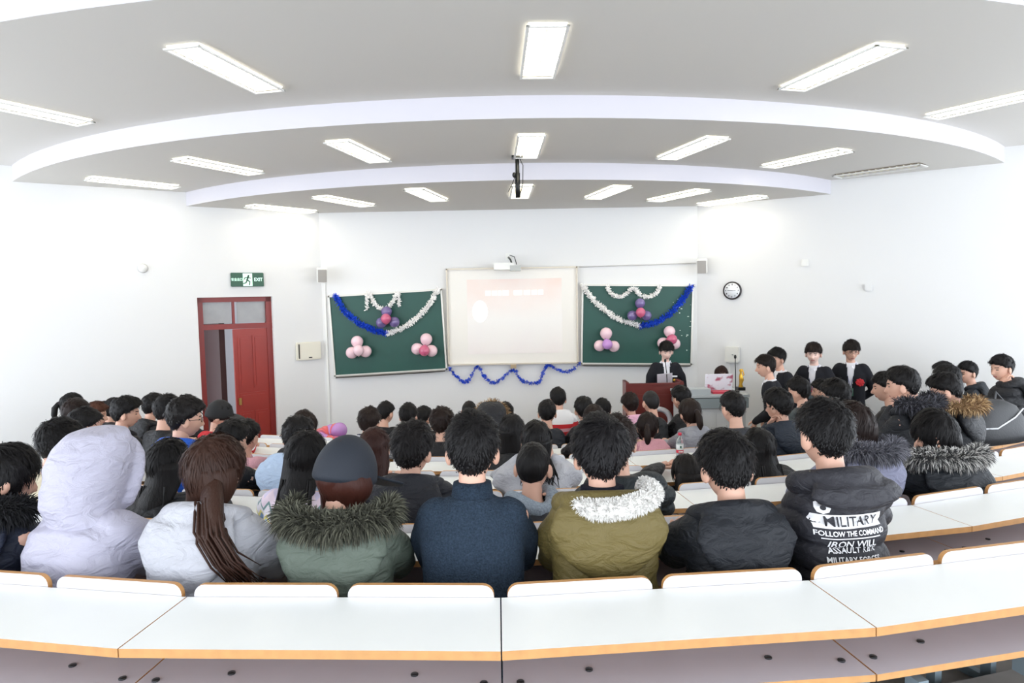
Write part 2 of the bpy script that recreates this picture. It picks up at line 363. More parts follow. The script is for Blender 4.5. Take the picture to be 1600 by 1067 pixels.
# trunking down the corner
q = atY(511, 560, Y_FRONT-.02)
tag(MB().box((q.x, Y_FRONT-.012, 1.35), (.03, .022, 2.8)).obj('wall_trunking', whitep, None, False), 'narrow white cable trunking running down beside the door-side chalkboard', 'trunking')

# ------------------------------------------------------------ door side wall
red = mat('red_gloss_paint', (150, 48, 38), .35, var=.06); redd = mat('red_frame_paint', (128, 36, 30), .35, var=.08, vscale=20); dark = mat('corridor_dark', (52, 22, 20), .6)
def wall_empty(name, M, loc, label, cat): return empty(name, M @ Matrix.Translation(loc), label, cat)
dw = d_r-d_l; zt = on_left(370, 510).z; dcx = (d_l+d_r)/2; zb = FLOOR0
ed = empty('door_1', ML @ Matrix.Translation((dcx, .12, zb)), 'open red panelled door with glazed transom in the slanted wall', 'door'); ed['kind'] = 'structure'
f = MB(); hh = d_top-zb
for s in (-1, 1): f.box((s*(dw/2-.04), 0, hh/2), (.08, .1, hh))
f.box((0, 0, hh-.035), (dw, .1, .07)); f.box((0, 0, zt-zb), (dw, .11, .075)); f.box((-.02, 0, (zt-zb+hh)/2), (.03, .06, hh-(zt-zb)))
f.obj('door_frame', redd, ed, False)
for s in (-1, 1): MB().box((s*dw/4-.01, .01, (zt-zb+hh)/2), (dw/2-.09, .008, hh-(zt-zb)-.1)).obj('transom_pane', mat('dusty_glass', (150, 150, 150), .25, spec=.6, var=.2, vscale=5), ed, False)
lw = dw*.49; lh = zt-zb-.05
M_leaf = Matrix.Translation((dw/2-.07, -.02, .01)) @ Matrix.Rotation(math.radians(8), 4, 'Z')
lf = MB().box((-lw/2, 0, lh/2), (lw, .035, lh)).obj('door_leaf', red, ed, False, M_leaf)
for (x0_, x1_, z0_, z1_) in ((.1, .47, .56, .95), (.53, .9, .56, .95), (.1, .9, .42, .53), (.1, .47, .04, .39), (.53, .9, .04, .39)):
    pm = MB().box((-lw*(1-(x0_+x1_)/2), -.02, lh*(z0_+z1_)/2), (lw*(x1_-x0_), .012, lh*(z1_-z0_)))
    pm.box((-lw*(1-(x0_+x1_)/2), -.026, lh*(z0_+z1_)/2), (lw*(x1_-x0_)-.07, .016, lh*(z1_-z0_)-.07)); pm.obj('panel', red, lf, False)
MB().box((-lw+.05, -.03, lh*.47), (.035, .03, .1)).obj('lock', mat('brass', (170, 140, 80), .35, metal=.8), lf, False)
# corridor seen through the doorway
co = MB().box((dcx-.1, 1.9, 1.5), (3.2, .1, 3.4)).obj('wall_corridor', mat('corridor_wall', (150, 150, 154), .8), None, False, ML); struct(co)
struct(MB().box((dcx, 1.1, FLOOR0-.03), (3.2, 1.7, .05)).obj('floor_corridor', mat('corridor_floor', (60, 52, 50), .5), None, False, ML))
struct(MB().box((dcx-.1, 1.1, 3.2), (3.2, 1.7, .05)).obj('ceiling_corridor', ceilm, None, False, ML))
struct(MB().box((d_l+.36, 1.0, 1.0), (.08, 1.4, 2.4)).obj('doorway_dark_panel', dark, None, False, ML))  # dark panel: the open half's corridor darkness put into its colour
# exit sign
q = on_left(386, 437); ee = wall_empty('exit_sign', ML, (q.x, -.02, q.z), 'green emergency exit sign with running figure above the red door', 'sign')
sgw = on_left(412, 436).x-on_left(361, 437).x; sgh = .20
link_copy(bevel_box((sgw, .035, sgh), .006, 'sign_box', [mat('sign_green', (22, 78, 52), .35)]), 'sign_box', ee)
sgm = mat('sign_glow', (210, 255, 232), .5, emit=((.75, 1, .88), .25)); Rx = Matrix.Rotation(math.pi/2, 4, 'X')
def put_text(body, size, x, z, parent, m, y=-.0195, sx=1, bold=.004):
    me = text_mesh(body, size, 'lettering', bold=bold, sx=sx); me.materials.append(m)
    return link_copy(me, 'lettering', parent, Matrix.Translation((x, y, z)) @ Rx)
put_text('EXIT', .068, sgw*.325, 0, ee, sgm, sx=.85, bold=.0015); put_text('安全出口', .046, -sgw*.325, 0, ee, sgm, sx=.85, bold=.0008)
pg = MB().box((0, -.0185, 0), (.13, .003, sgh*.92)).obj('pictogram_panel', sgm, ee, False)
rg = MB(); sg2 = mat('sign_dark', (14, 60, 40), .5)
rg.ell((.012, -.0215, .055), (.013, .002, .013), 12, 6)
for a_, b_, r_ in (((.008, 0, .04), (-.008, 0, -.005), .012), ((.005, 0, .035), (.04, 0, .02), .006), ((.005, 0, .035), (-.035, 0, .03), .006), ((-.035, 0, .03), (-.045, 0, .005), .006), ((-.008, 0, -.005), (.03, 0, -.03), .008), ((.03, 0, -.03), (.02, 0, -.075), .007), ((-.008, 0, -.005), (-.025, 0, -.045), .008), ((-.025, 0, -.045), (-.06, 0, -.055), .007)):
    rg.tube([Vector(a_)+Vector((0, -.021, 0)), Vector(b_)+Vector((0, -.021, 0))], r_, 8, flat=1)
for i in range(len(rg.v)): rg.v[i] = (rg.v[i][0], -.021+(rg.v[i][1]+.021)*.15, rg.v[i][2])
rg.obj('running_figure', sg2, pg)
# electrical box and detectors
q = on_left(481, 548); eb = wall_empty('switch_box', ML, (q.x, -.03, q.z), 'cream electrical box on the slanted wall beside the red door', 'box')
bw_ = on_left(500, 548).x-on_left(462, 548).x
link_copy(bevel_box((bw_, .06, .27), .01, 'cover', [mat('cream_plastic', (226, 222, 206), .45)]), 'cover', eb)
MB().box((-bw_*.4, -.032, 0), (.02, .006, .22)).box((.02, -.032, -.1), (.05, .008, .015)).obj('hinge_gap', gap, eb, False)
q = on_left(223, 419); ec = wall_empty('round_detector', ML, (q.x, -.02, q.z), 'small round white detector on the door-side wall', 'detector')
MB().tube([(0, .02, 0), (0, -.02, 0)], [.065, .05], 20, round_ends=False).obj('cap', whitep, ec)
for px, lab in (((1258, 411), 'small square white sensor on the wall above the suited men'), ((1357, 449), 'faint flat white cover plate higher up beside the suited men')):
    q = on_right(*px); ec = wall_empty('wall_sensor', MR, (q.x, -.02, q.z), lab, 'sensor'); link_copy(bevel_box((.10, .04, .10), .012, 'cap', [whitep if px[0] < 1300 else wallm]), 'cap', ec)
# clock
q = on_right(1145, 454); ck = wall_empty('wall_clock', MR, (q.x, -.02, q.z), 'round wall clock with black rim and white face', 'clock')
MB().tube([(0, .02, 0), (0, -.022, 0)], [.135, .135], 40, round_ends=False).obj('case', mat('black_rim', (38, 30, 32), .35), ck)
MB().tube([(0, -.02, 0), (0, -.0235, 0)], [.115, .115], 40, round_ends=False).obj('dial', mat('clock_dial', (236, 238, 240), .4), ck)
hm = MB().box((-.03, -.026, .003), (.075, .003, .008), M=None).box((.03, -.026, 0), (.05, .003, .007)); hm.obj('hands', bolt_m, ck, False)
for i in range(12):
    a = i*math.pi/6; me = text_mesh(str(12 if i == 0 else i), .03, 'numeral', bold=.001); me.materials.append(bolt_m)
    link_copy(me, 'numeral', ck, Matrix.Translation((.092*math.sin(a), -.025, .092*math.cos(a))) @ Rx)
# white cabinet on clock-side wall with dangling cable
q = on_right(1146, 553); eb = wall_empty('junction_box', MR, (q.x, -.05, q.z), 'small white wall cabinet with a knob behind the seated woman', 'box')
link_copy(bevel_box((.2, .1, .23), .008, 'cover', [mat('ivory_plastic', (218, 217, 210), .5)]), 'cover', eb)
MB().cyl((.02, -.05, 0), (.02, -.062, 0), .012, 10).obj('knob', steel, eb); MB().box((.0, -.02, -.125), (.16, .05, .02)).obj('bottom_rail', steel, eb, False)
MB().tube([(-.04, 0, -.12), (-.05, .03, -.4), (-.04, .03, -.8)], .006, 6).tube([(.05, 0, -.12), (.06, .03, -.4), (.05, .03, -.8)], .005, 6).obj('cable', whitep, eb)
# hanging projector pole
q = atZ(808, 244, Z_CEIL[1]); pe = empty('ceiling_pole', Matrix.Translation((q.x, q.y, Z_CEIL[1])), 'black projector pole hanging from the ceiling with loose cables', 'pole')
blk = mat('black_metal', (22, 24, 24), .4, metal=.4)
MB().cyl((0, 0, 0), (0, 0, -.40), .022, 12).cyl((0, 0, -.18), (0, 0, -.44), .028, 12).obj('tube', blk, pe); MB().box((0, 0, -.012), (.12, .12, .024)).obj('ceiling_plate', blk, pe, False)
MB().ell((-.035, 0, -.2), (.022, .022, .03), 10, 6).obj('clamp', blk, pe)
MB().tube([(.02, 0, -.01), (.06, -.02, -.1), (.055, -.01, -.3), (.02, 0, -.42)], .005, 6).tube([(-.02, 0, -.2), (-.06, 0, -.3), (-.10, .02, -.37)], .004, 6).obj('cable', mat('black_rubber', (24, 24, 26), .5), pe)

# ------------------------------------------------------------ tinsel and balloons
tins_b = mat('blue_tinsel', (36, 84, 215), .3, metal=.25); tins_s = mat('silver_tinsel', (255, 253, 250), .3); tins_w = mat('tinsel_core', (150, 150, 150), .4)
def smooth_path(P, n):
    P = [Vector(p) for p in P]; out = []
    for i in range(len(P)-1):
        a, b_, c_, d_ = P[max(i-1, 0)], P[i], P[i+1], P[min(i+2, len(P)-1)]
        for j in range(n):
            t = j/n; out.append(.5*((2*b_)+(c_-a)*t+(2*a-5*b_+4*c_-d_)*t*t+(3*b_-a-3*c_+d_)*t**3))
    return out+[P[-1]]
def garland(px, r, m, label, dens=900, y=Y_FRONT-.09, cat='tinsel'):
    P = smooth_path([atY(*p, y) for p in px], 8); q = random.Random(len(label)); c0 = P[0].copy()
    e = empty('tinsel_garland', Matrix.Translation(c0), label, cat, 'tinsel garlands')
    P = [p-c0 for p in P]; MB().tube(P, .004, 5).obj('core', tins_w, e)
    L_ = sum((P[i+1]-P[i]).length for i in range(len(P)-1)); mb = MB(); n = int(dens*L_*.55)
    for i in range(n):
        t = q.random()*(len(P)-1.001); j = int(t); p = P[j].lerp(P[j+1], t-j)
        d = Vector((q.gauss(0, 1), q.gauss(0, .7), q.gauss(0, 1))).normalized(); s_ = d.orthogonal().normalized()*.0075; ln = r*q.uniform(.6, 1.2)
        mb.add([p-s_, p+s_, p+d*ln+s_*.8, p+d*ln-s_*.8], [(0, 1, 2, 3)])
    o = mb.obj('foil_strips', m, e, False); o['kind'] = 'stuff'
garland([(524, 463), (538, 485), (560, 504), (582, 515), (605, 521)], .055, tins_b, 'thick blue tinsel half swag on the door-side chalkboard', 1500)
garland([(605, 521), (630, 512), (652, 496), (672, 474), (684, 452)], .05, tins_s, 'silver tinsel half swag on the door-side chalkboard', 1300)
garland([(573, 484), (574, 460), (579, 462), (588, 478), (602, 482), (613, 472), (621, 458), (624, 477)], .04, tins_s, 'short silver tinsel loop above the purple balloons, door-side chalkboard', 1100)
garland([(911, 446), (925, 466), (945, 484), (968, 499), (1000, 509)], .05, tins_s, 'silver tinsel half swag on the chalkboard behind the speaker', 1300)
garland([(1000, 509), (1024, 504), (1048, 489), (1066, 469), (1080, 447)], .055, tins_b, 'thick blue tinsel half swag on the chalkboard behind the speaker', 1500)
garland([(949, 447), (956, 459), (971, 463), (990, 450), (998, 459), (1012, 464), (1026, 457), (1031, 446)], .042, tins_s, 'short double silver tinsel loop on the chalkboard behind the speaker', 1100)
garland([(702, 575), (712, 587), (723, 596), (732, 594), (746, 573), (757, 588), (769, 598), (785, 591), (802, 577), (811, 590), (822, 597), (841, 598), (848, 584), (856, 570), (870, 577), (888, 581), (906, 567)], .035, tins_b, 'thin blue tinsel zigzag strung below the projection screen', 620, y=Y_FRONT-.06)
pink = mat('pink_balloon', (240, 206, 214), .2, coat=.6); purp = mat('purple_balloon', (112, 96, 148), .15, coat=.8); mag = mat('magenta_balloon', (200, 92, 126), .15, coat=.8); lil = mat('lilac_balloon', (190, 140, 205), .2, spec=.6); redb = mat('coral_balloon', (226, 100, 104), .2, spec=.6)
def balloon_mesh(r, m):
    mb = MB(); rr = []
    for i in range(13):
        a = math.pi*i/12; z = -math.cos(a); rad = math.sin(a)*(1-.12*max(0, -z)); rr.append([Vector((r*rad*math.cos(2*math.pi*j/20), r*rad*math.sin(2*math.pi*j/20), r*(z*1.08 if z < 0 else z))) for j in range(20)])
    rr[0] = [p*1 + Vector((.004*math.cos(2*math.pi*j/20), .004*math.sin(2*math.pi*j/20), 0)) for j, p in enumerate(rr[0])]
    mb.rings(rr); mb.tube([(0, 0, -1.08*r), (0, 0, -1.16*r)], [.005, .011], 8, round_ends=False); return mb.mesh('balloon', [m])
def cluster(items, label, y=Y_FRONT-.16):
    c0 = atY(*items[0][:2], y); e = empty('balloon_cluster', Matrix.Translation(c0), label, 'balloons', 'balloon clusters on the chalkboards')
    cen = sum((Vector((i[0], 0, i[1])) for i in items), Vector())/len(items)
    for (x, y_, r, m, dy) in items:
        p = atY(x, y_, y-dy)-c0; v = Vector((x-cen.x, 0, -(y_-cen.z))); ang = math.atan2(v.x, v.z) if v.length > 3 else 0
        link_copy(balloon_mesh(r*.0099, m), 'balloon', e, Matrix.Translation(p) @ Matrix.Rotation(ang, 4, 'Y'))
cluster([(558, 534, 9.5, pink, 0), (550, 551, 9.5, pink, 0), (571, 549, 9.5, pink, 0), (560, 547, 8.5, pink, .12)], 'cluster of four pale pink balloons on the door-side chalkboard')
cluster([(666, 530, 9.5, pink, 0), (652, 545, 9.5, pink, 0), (674, 548, 9.5, pink, 0), (663, 548, 8.5, mag, .12)], 'pink balloon cluster with a magenta one, chalkboard beside the screen')
cluster([(604, 487, 8.5, purp, 0), (596, 504, 8.5, purp, 0), (616, 503, 8.5, purp, 0), (603, 498, 8, mag, .11)], 'purple balloon cluster with a magenta centre on the door-side chalkboard')
cluster([(947, 521, 9.5, pink, 0), (937, 540, 9, pink, 0), (959, 541, 9, pink, 0), (949, 538, 8, lil, .12)], 'pink balloon cluster with a lilac centre on the speaker-side chalkboard')
cluster([(1046, 518, 9, pink, 0), (1036, 536, 9, pink, 0), (1054, 537, 9, pink, 0), (1050, 530, 8, mag, .12)], 'pink balloon cluster with magenta one right behind the speaker')
cluster([(1000, 474, 8, purp, 0), (988, 493, 8, purp, 0), (1010, 493, 8, purp, 0), (1001, 488, 7.5, mag, .11)], 'purple balloon cluster with magenta centre on the speaker-side chalkboard')
c0 = atZ(515, 690, FLOOR0+.35); c0 = atY(515, 678, 9.0); be = empty('balloon_bunch', Matrix.Translation((c0.x, c0.y, FLOOR0)), 'big bunch of lilac and coral balloons standing on the floor near the front', 'balloons')
q = random.Random(11); n = 0
MB().cyl((0, 0, 0), (0, 0, .6), .02, 8).obj('stand', whitep, be)
bm_ = {id(m): balloon_mesh(.105, m) for m in (lil, purp, redb, mag)}
for i in range(34):
    a = i*2.399; hz = .12+.56*((i*7) % 34)/34; rad = .24 if hz < .5 else .13
    m = q.choice((lil, lil, lil, redb, mag, lil)); v = Vector((rad*math.cos(a), rad*math.sin(a), hz))
    link_copy(bm_[id(m)], 'balloon', be, Matrix.Translation(v) @ Vector((v.x, v.y, .05)).to_track_quat('Z', 'Y').to_matrix().to_4x4())

# ------------------------------------------------------------ lectern, console and what stands on them
maho = mat('mahogany_veneer', (104, 40, 34), .35, var=.15, vscale=4, stretch=(1, 1, 6)); ly = 8.84
pa, pb = atY(978, 600, ly), atY(1068, 600, ly); lx, lwid = (pa.x+pb.x)/2, pb.x-pa.x; ltop = pa.z-FLOOR0-.02
le = empty('lectern', Matrix.Translation((lx, ly, FLOOR0)), 'reddish brown wooden lectern with a round white emblem in front of the speaker', 'lectern')
MB().box((0, .01, ltop/2), (lwid*.96, .03, ltop)).box((0, -.004, ltop*.5), (lwid*.7, .01, ltop*.8)).obj('front_panel', maho, le, False)
for s in (-1, 1): MB().box((s*(lwid/2-.02), .14, ltop/2+.02), (.04, .28, ltop+.04)).obj('side_panel', maho, le, False)
MB().box((0, .15, ltop-.08), (lwid-.08, .25, .025)).obj('top', maho, le, False); MB().box((0, .01, ltop+.012), (lwid, .06, .024)).obj('front_rail', maho, le, False)
emb = mat('emblem_white', (226, 226, 232), .4)
ring = MB(); rr = [[Vector(((.15+.035*math.cos(b_))*math.cos(a), -.012-.006*math.sin(b_), (.15+.035*math.cos(b_))*math.sin(a))) for b_ in (0, 1.57, 3.14, 4.71)] for a in [i*math.pi/18 for i in range(37)]]
ring.rings(rr, caps=False); ring.obj('round_emblem', emb, le, M=Matrix.Translation((.05, 0, ltop*.62)))
grm = mat('console_grey', (168, 174, 176), .45); cwh = mat('console_white', (206, 208, 208), .45)
ca, cb = atY(1070, 640, 8.15), atY(1166, 640, 8.15); cx, cw_ = (ca.x+cb.x)/2, cb.x-ca.x; ctop = atY(1110, 617, 8.15).z-FLOOR0
ce = empty('teacher_console', Matrix.Translation((cx, 8.15, FLOOR0)), 'grey and white multimedia teaching console beside the lectern', 'console')
MB().box((0, .3, (ctop-.16)/2), (cw_, .56, ctop-.16)).obj('cabinet', cwh, ce, False)
MB().box((0, .28, ctop-.10), (cw_+.04, .62, .12)).obj('upper_band', mat('console_band', (132, 142, 144), .45), ce, False)
MB().box((0, .30, ctop-.015), (cw_+.06, .66, .03)).obj('worktop', grm, ce, False)
for s in (-1, 1): MB().box((s*cw_/4, .014, (ctop-.2)/2+.02), (cw_/2-.03, .012, ctop-.28)).obj('door', cwh, ce, False)
MB().box((-cw_*.28, .08, ctop+.035), (.30, .16, .07)).obj('raised_hatch', grm, ce, False)
tz = FLOOR0+ctop
lap = empty('laptop', Matrix.Translation((cx+.12, 8.45, tz)), 'open white laptop with pink flower print on its lid', 'laptop')
lidm = bpy.data.materials.new('printed_lid'); lidm.use_nodes = True; nt = lidm.node_tree; bb = nt.nodes['Principled BSDF']; vo = nt.nodes.new('ShaderNodeTexNoise'); vo.inputs['Scale'].default_value = 9
rp = nt.nodes.new('ShaderNodeValToRGB'); rp.color_ramp.elements[0].position = .36; rp.color_ramp.elements[0].color = (.42, .1, .16, 1); rp.color_ramp.elements[1].position = .46; rp.color_ramp.elements[1].color = (.78, .79, .84, 1)
tcc = nt.nodes.new('ShaderNodeTexCoord'); nt.links.new(tcc.outputs['Object'], vo.inputs[0]); nt.links.new(vo.outputs[0], rp.inputs[0]); nt.links.new(rp.outputs[0], bb.inputs['Base Color'])
MB().box((0, .12, .008), (.34, .23, .016)).obj('base', grm, lap, False)
MB().box((0, 0, .115), (.34, .008, .22)).obj('lid', lidm, lap, False, Matrix.Rotation(math.radians(12), 4, 'X'))
tag(MB().box((0, 0, 0), (.26, .16, .025)).obj('red_book', mat('red_cover', (190, 50, 70), .5), None, False, Matrix.Translation((cx+.12, 8.30, tz+.0135))), 'flat red book lying in front of the laptop', 'book')
tr_ = empty('gold_trophy', Matrix.Translation((cx+.42, 8.50, tz)), 'small golden trophy figure standing on the console', 'trophy'); gold = mat('gold', (206, 160, 60), .3, metal=.9)
MB().box((0, 0, .02), (.09, .09, .04)).obj('base', blk, tr_, False)
MB().tube([(0, 0, .04), (0, 0, .08), (.01, 0, .13), (0, 0, .18), (.0, 0, .22), (0, 0, .25)], [.03, .018, .03, .022, .012, .02], 12).tube([(0, 0, .16), (.04, 0, .19), (.02, 0, .26)], .008, 6).obj('figure', gold, tr_)
def mic(p, label, h=.38, lean=(0, 0)):
    e = empty('gooseneck_microphone', Matrix.Translation(p), label, 'microphone')
    MB().tube([(0, 0, 0), (0, 0, .02)], [.05, .045], 16, round_ends=False).obj('base', blk, e)
    MB().tube([(0, 0, .02), (lean[0]*.3, lean[1]*.3, h*.6), (lean[0], lean[1], h)], .006, 8).obj('gooseneck', blk, e); MB().ell((lean[0], lean[1], h+.015), (.016, .016, .026), 10, 8).obj('capsule', blk, e)
mic((cx+.30, 8.33, tz), 'black gooseneck microphone standing on the console', .42, (0, .02))
mic((lx+.20, ly+.16, FLOOR0+ltop-.067), 'black gooseneck microphone rising from the lectern to the speaker', .34, (.0, .12))
# things on the student desks
def desk_pt(x, y, k): return atZ(x, y, FL_Z[k]+.78)
q = desk_pt(1060, 711, 4); wb = empty('water_bottle', Matrix.Translation((q.x, row_y(4, q.x, -.10), FL_Z[4]+.78)), 'plastic water bottle with red cap and red and white label', 'bottle')
pet = mat('clear_plastic', (225, 235, 236), .08, trans=.85, spec=.5)
MB().loft([((0, 0, z), r, r, 0) for z, r in ((0, .026), (.004, .031), (.10, .031), (.135, .031), (.165, .022), (.18, .013), (.192, .0125))], 20).obj('bottle_body', pet, wb)
MB().cyl((0, 0, .187), (0, 0, .208), .0155, 16).obj('cap', mat('red_cap', (220, 50, 80), .4), wb)
MB().loft([((0, 0, z), .0316, .0316, 0) for z in (.035, .062)], 24).obj('red_label', mat('label_red', (204, 40, 66), .4), wb)
wl_ = MB().loft([((0, 0, z), .0316, .0316, 0) for z in (.0625, .11)], 24).obj('white_label', mat('label_white', (236, 240, 240), .4), wb)
MB().box((0, -.0325, .086), (.012, .002, .014)).ell((0, -.0325, .092), (.008, .001, .008), 10, 6).obj('green_mark', mat('label_green', (30, 90, 70), .5), wl_, False)
for j in range(4): MB().box((-.015+j*.01, -.0322, .048), (.007, .002, .012)).obj('label_block', mat('label_white', (236, 240, 240), .4), wb, False)
bx0 = desk_pt(1188, 660, 4); bz = FL_Z[4]+.78
for j in range(4):
    tag(link_copy(bevel_box((.20, .15, .038), .004, 'book', [mat('book_cover_%d' % (j % 2), ((196, 52, 60), (206, 208, 210))[j % 2], .5)]), 'book', None, Matrix.Translation((bx0.x-.06+.01*j, row_y(4, bx0.x, -.13), bz+.02+.039*j)) @ Matrix.Rotation(.1*j-.1, 4, 'Z')),
        ('red' if j % 2 == 0 else 'pale grey')+' book in the small stack on the desk, '+('bottom', 'second from bottom', 'second from top', 'top')[j], 'book', 'stack of books on the desk')
# backpack lying on a desk
q = desk_pt(1500, 682, 3); bgx = 4.02; bp = empty('backpack', Matrix.Translation((bgx, row_y(3, bgx, -.16), FL_Z[3]+.78)) @ Matrix.Rotation(.35, 4, 'Z') @ Matrix.Diagonal((1.25, 1.0, 1.45, 1)), 'black backpack with a pale piping line lying on a desk', 'bag')
bagm = mat('black_nylon', (26, 28, 32), .55, bump=.2, bscale=90); bb_ = MB()
bb_.loft([((0, -.02, .002), .26, .13, 0), ((0, -.02, .05), .28, .15, 0), ((.0, 0, .13), .26, .14, 0), ((.02, .02, .20), .20, .10, 0), ((.03, .03, .235), .10, .05, 0)], 24, power=2.8); bb_.obj('bag_body', bagm, bp)
MB().tube([(-.25, -.11, .10), (-.1, -.150, .10), (.08, -.135, .15), (.22, -.08, .185)], .005, 6).obj('piping', mat('pale_piping', (200, 202, 206), .5), bp)
MB().tube([(.2, -.1, .02), (.28, -.2, .01), (.27, -.27, -.12)], .012, 6, flat=.4).tube([(.1, .06, .22), (.16, .1, .27), (.22, .06, .2)], .012, 6, flat=.5).obj('strap', bagm, bp)
MB().box((.02, -.155, .06), (.03, .006, .02)).obj('buckle', steel, bp, False)
# ------------------------------------------------------------ people: building blocks
skin = mat('skin', (214, 168, 146), .5, var=.06, vscale=20); skin_p = mat('pale_skin', (232, 196, 182), .5); lipm = mat('lips', (180, 104, 100), .5); eyem = mat('eye_dark', (30, 24, 22), .3)
def hairm(rgb): return mat('hair_%d_%d_%d' % rgb, tuple(int(c*.8) for c in rgb), .5, bump=.35, bscale=90, spec=.22, stretch=(1, 1, .15))
BLACK = (20, 18, 19); DBROWN = (40, 27, 23); BROWN = (66, 40, 30); AUBURN = (92, 52, 34)
def sm(x, a, b):
    t = np.clip((x-a)/(b-a), 0, 1); return t*t*(3-2*t)
def sphere_dirs(seg, rg):
    th = np.linspace(0, math.pi, rg+1)[1:-1]; ph = np.arange(seg)*2*math.pi/seg
    T, P_ = np.meshgrid(th, ph, indexing='ij'); n = np.stack([np.sin(T)*np.sin(P_), np.sin(T)*np.cos(P_), np.cos(T)], -1).reshape(-1, 3)
    n = np.vstack([n, [[0, 0, 1], [0, 0, -1]]]); F = []; m = len(n)-2
    for i in range(rg-2):
        for j in range(seg):
            k = (j+1) % seg; F.append((i*seg+j, i*seg+k, (i+1)*seg+k, (i+1)*seg+j))
    for j in range(seg):
        k = (j+1) % seg; F.append((m, k, j)); F.append((m+1, (rg-2)*seg+j, (rg-2)*seg+k))
    return n, F
def skull(n):          # head surface for unit directions; y forward, centre mid-head
    nx, ny, nz = n[:, 0], n[:, 1], n[:, 2]; lo = np.clip(-nz, 0, 1)
    x = .076*nx*(1-.26*lo**1.6); y = np.where(ny > 0, .093*ny, .100*ny*(1-.30*sm(lo, .15, .9))); z = .116*nz
    y = y + .012*lo*(ny > 0)*ny
    return np.stack([x, y, z], -1)
def head_part(mb, M, face, mi_skin, mi_lip, mi_eye, mi_brow):
    n, F = sphere_dirs(*((64, 48) if face else (28, 20))); p = skull(n); x, y, z = p[:, 0], p[:, 1], p[:, 2]; fr = sm(n[:, 1], .1, .5)
    g = lambda a, b: np.exp(-(a*a+b*b))
    nose = np.exp(-(x/.011)**2)*np.where(z > -.034, np.exp(-((z+.034)/.032)**2), np.exp(-((z+.034)/.010)**2))
    y = y+fr*(.026*nose-.009*g((abs(x)-.031)/.017, (z-.006)/.012)+.004*g(x/.045, (z-.03)/.01)+.006*g(x/.02, (z+.066)/.010)-.003*g(x/.025, (z+.083)/.007)+.007*g(x/.022, (z+.102)/.014)+.003*g((abs(x)-.04)/.02, (z+.025)/.02))
    V = np.stack([x, y, z], -1); mi = []
    for f in F:
        c = V[list(f)].mean(0); m = mi_skin
        if face and c[1] > .04:
            ax = abs(c[0])
            if ((ax-.031)/.0115)**2+((c[2]-.005)/.0045)**2 < 1: m = mi_eye
            elif .013 < ax < .048 and .022 < c[2] < .029: m = mi_brow
            elif ax < .022 and -.071 < c[2] < -.060: m = mi_lip
        mi.append(m)
    mb.add([M @ Vector(v) for v in V], F, mi)
    for s in (-1, 1):
        E_ = Matrix.Translation((s*.083, -.010, -.014)) @ Matrix.Rotation(s*-.45, 4, 'Z') @ Matrix.Rotation(.15, 4, 'X')
        mb.ell((0, 0, 0), (.012, .023, .034), 10, 8, mi_skin, None); k = 10*7+2
        for i in range(len(mb.v)-k, len(mb.v)): mb.v[i] = tuple(M @ (E_ @ Vector(mb.v[i])))
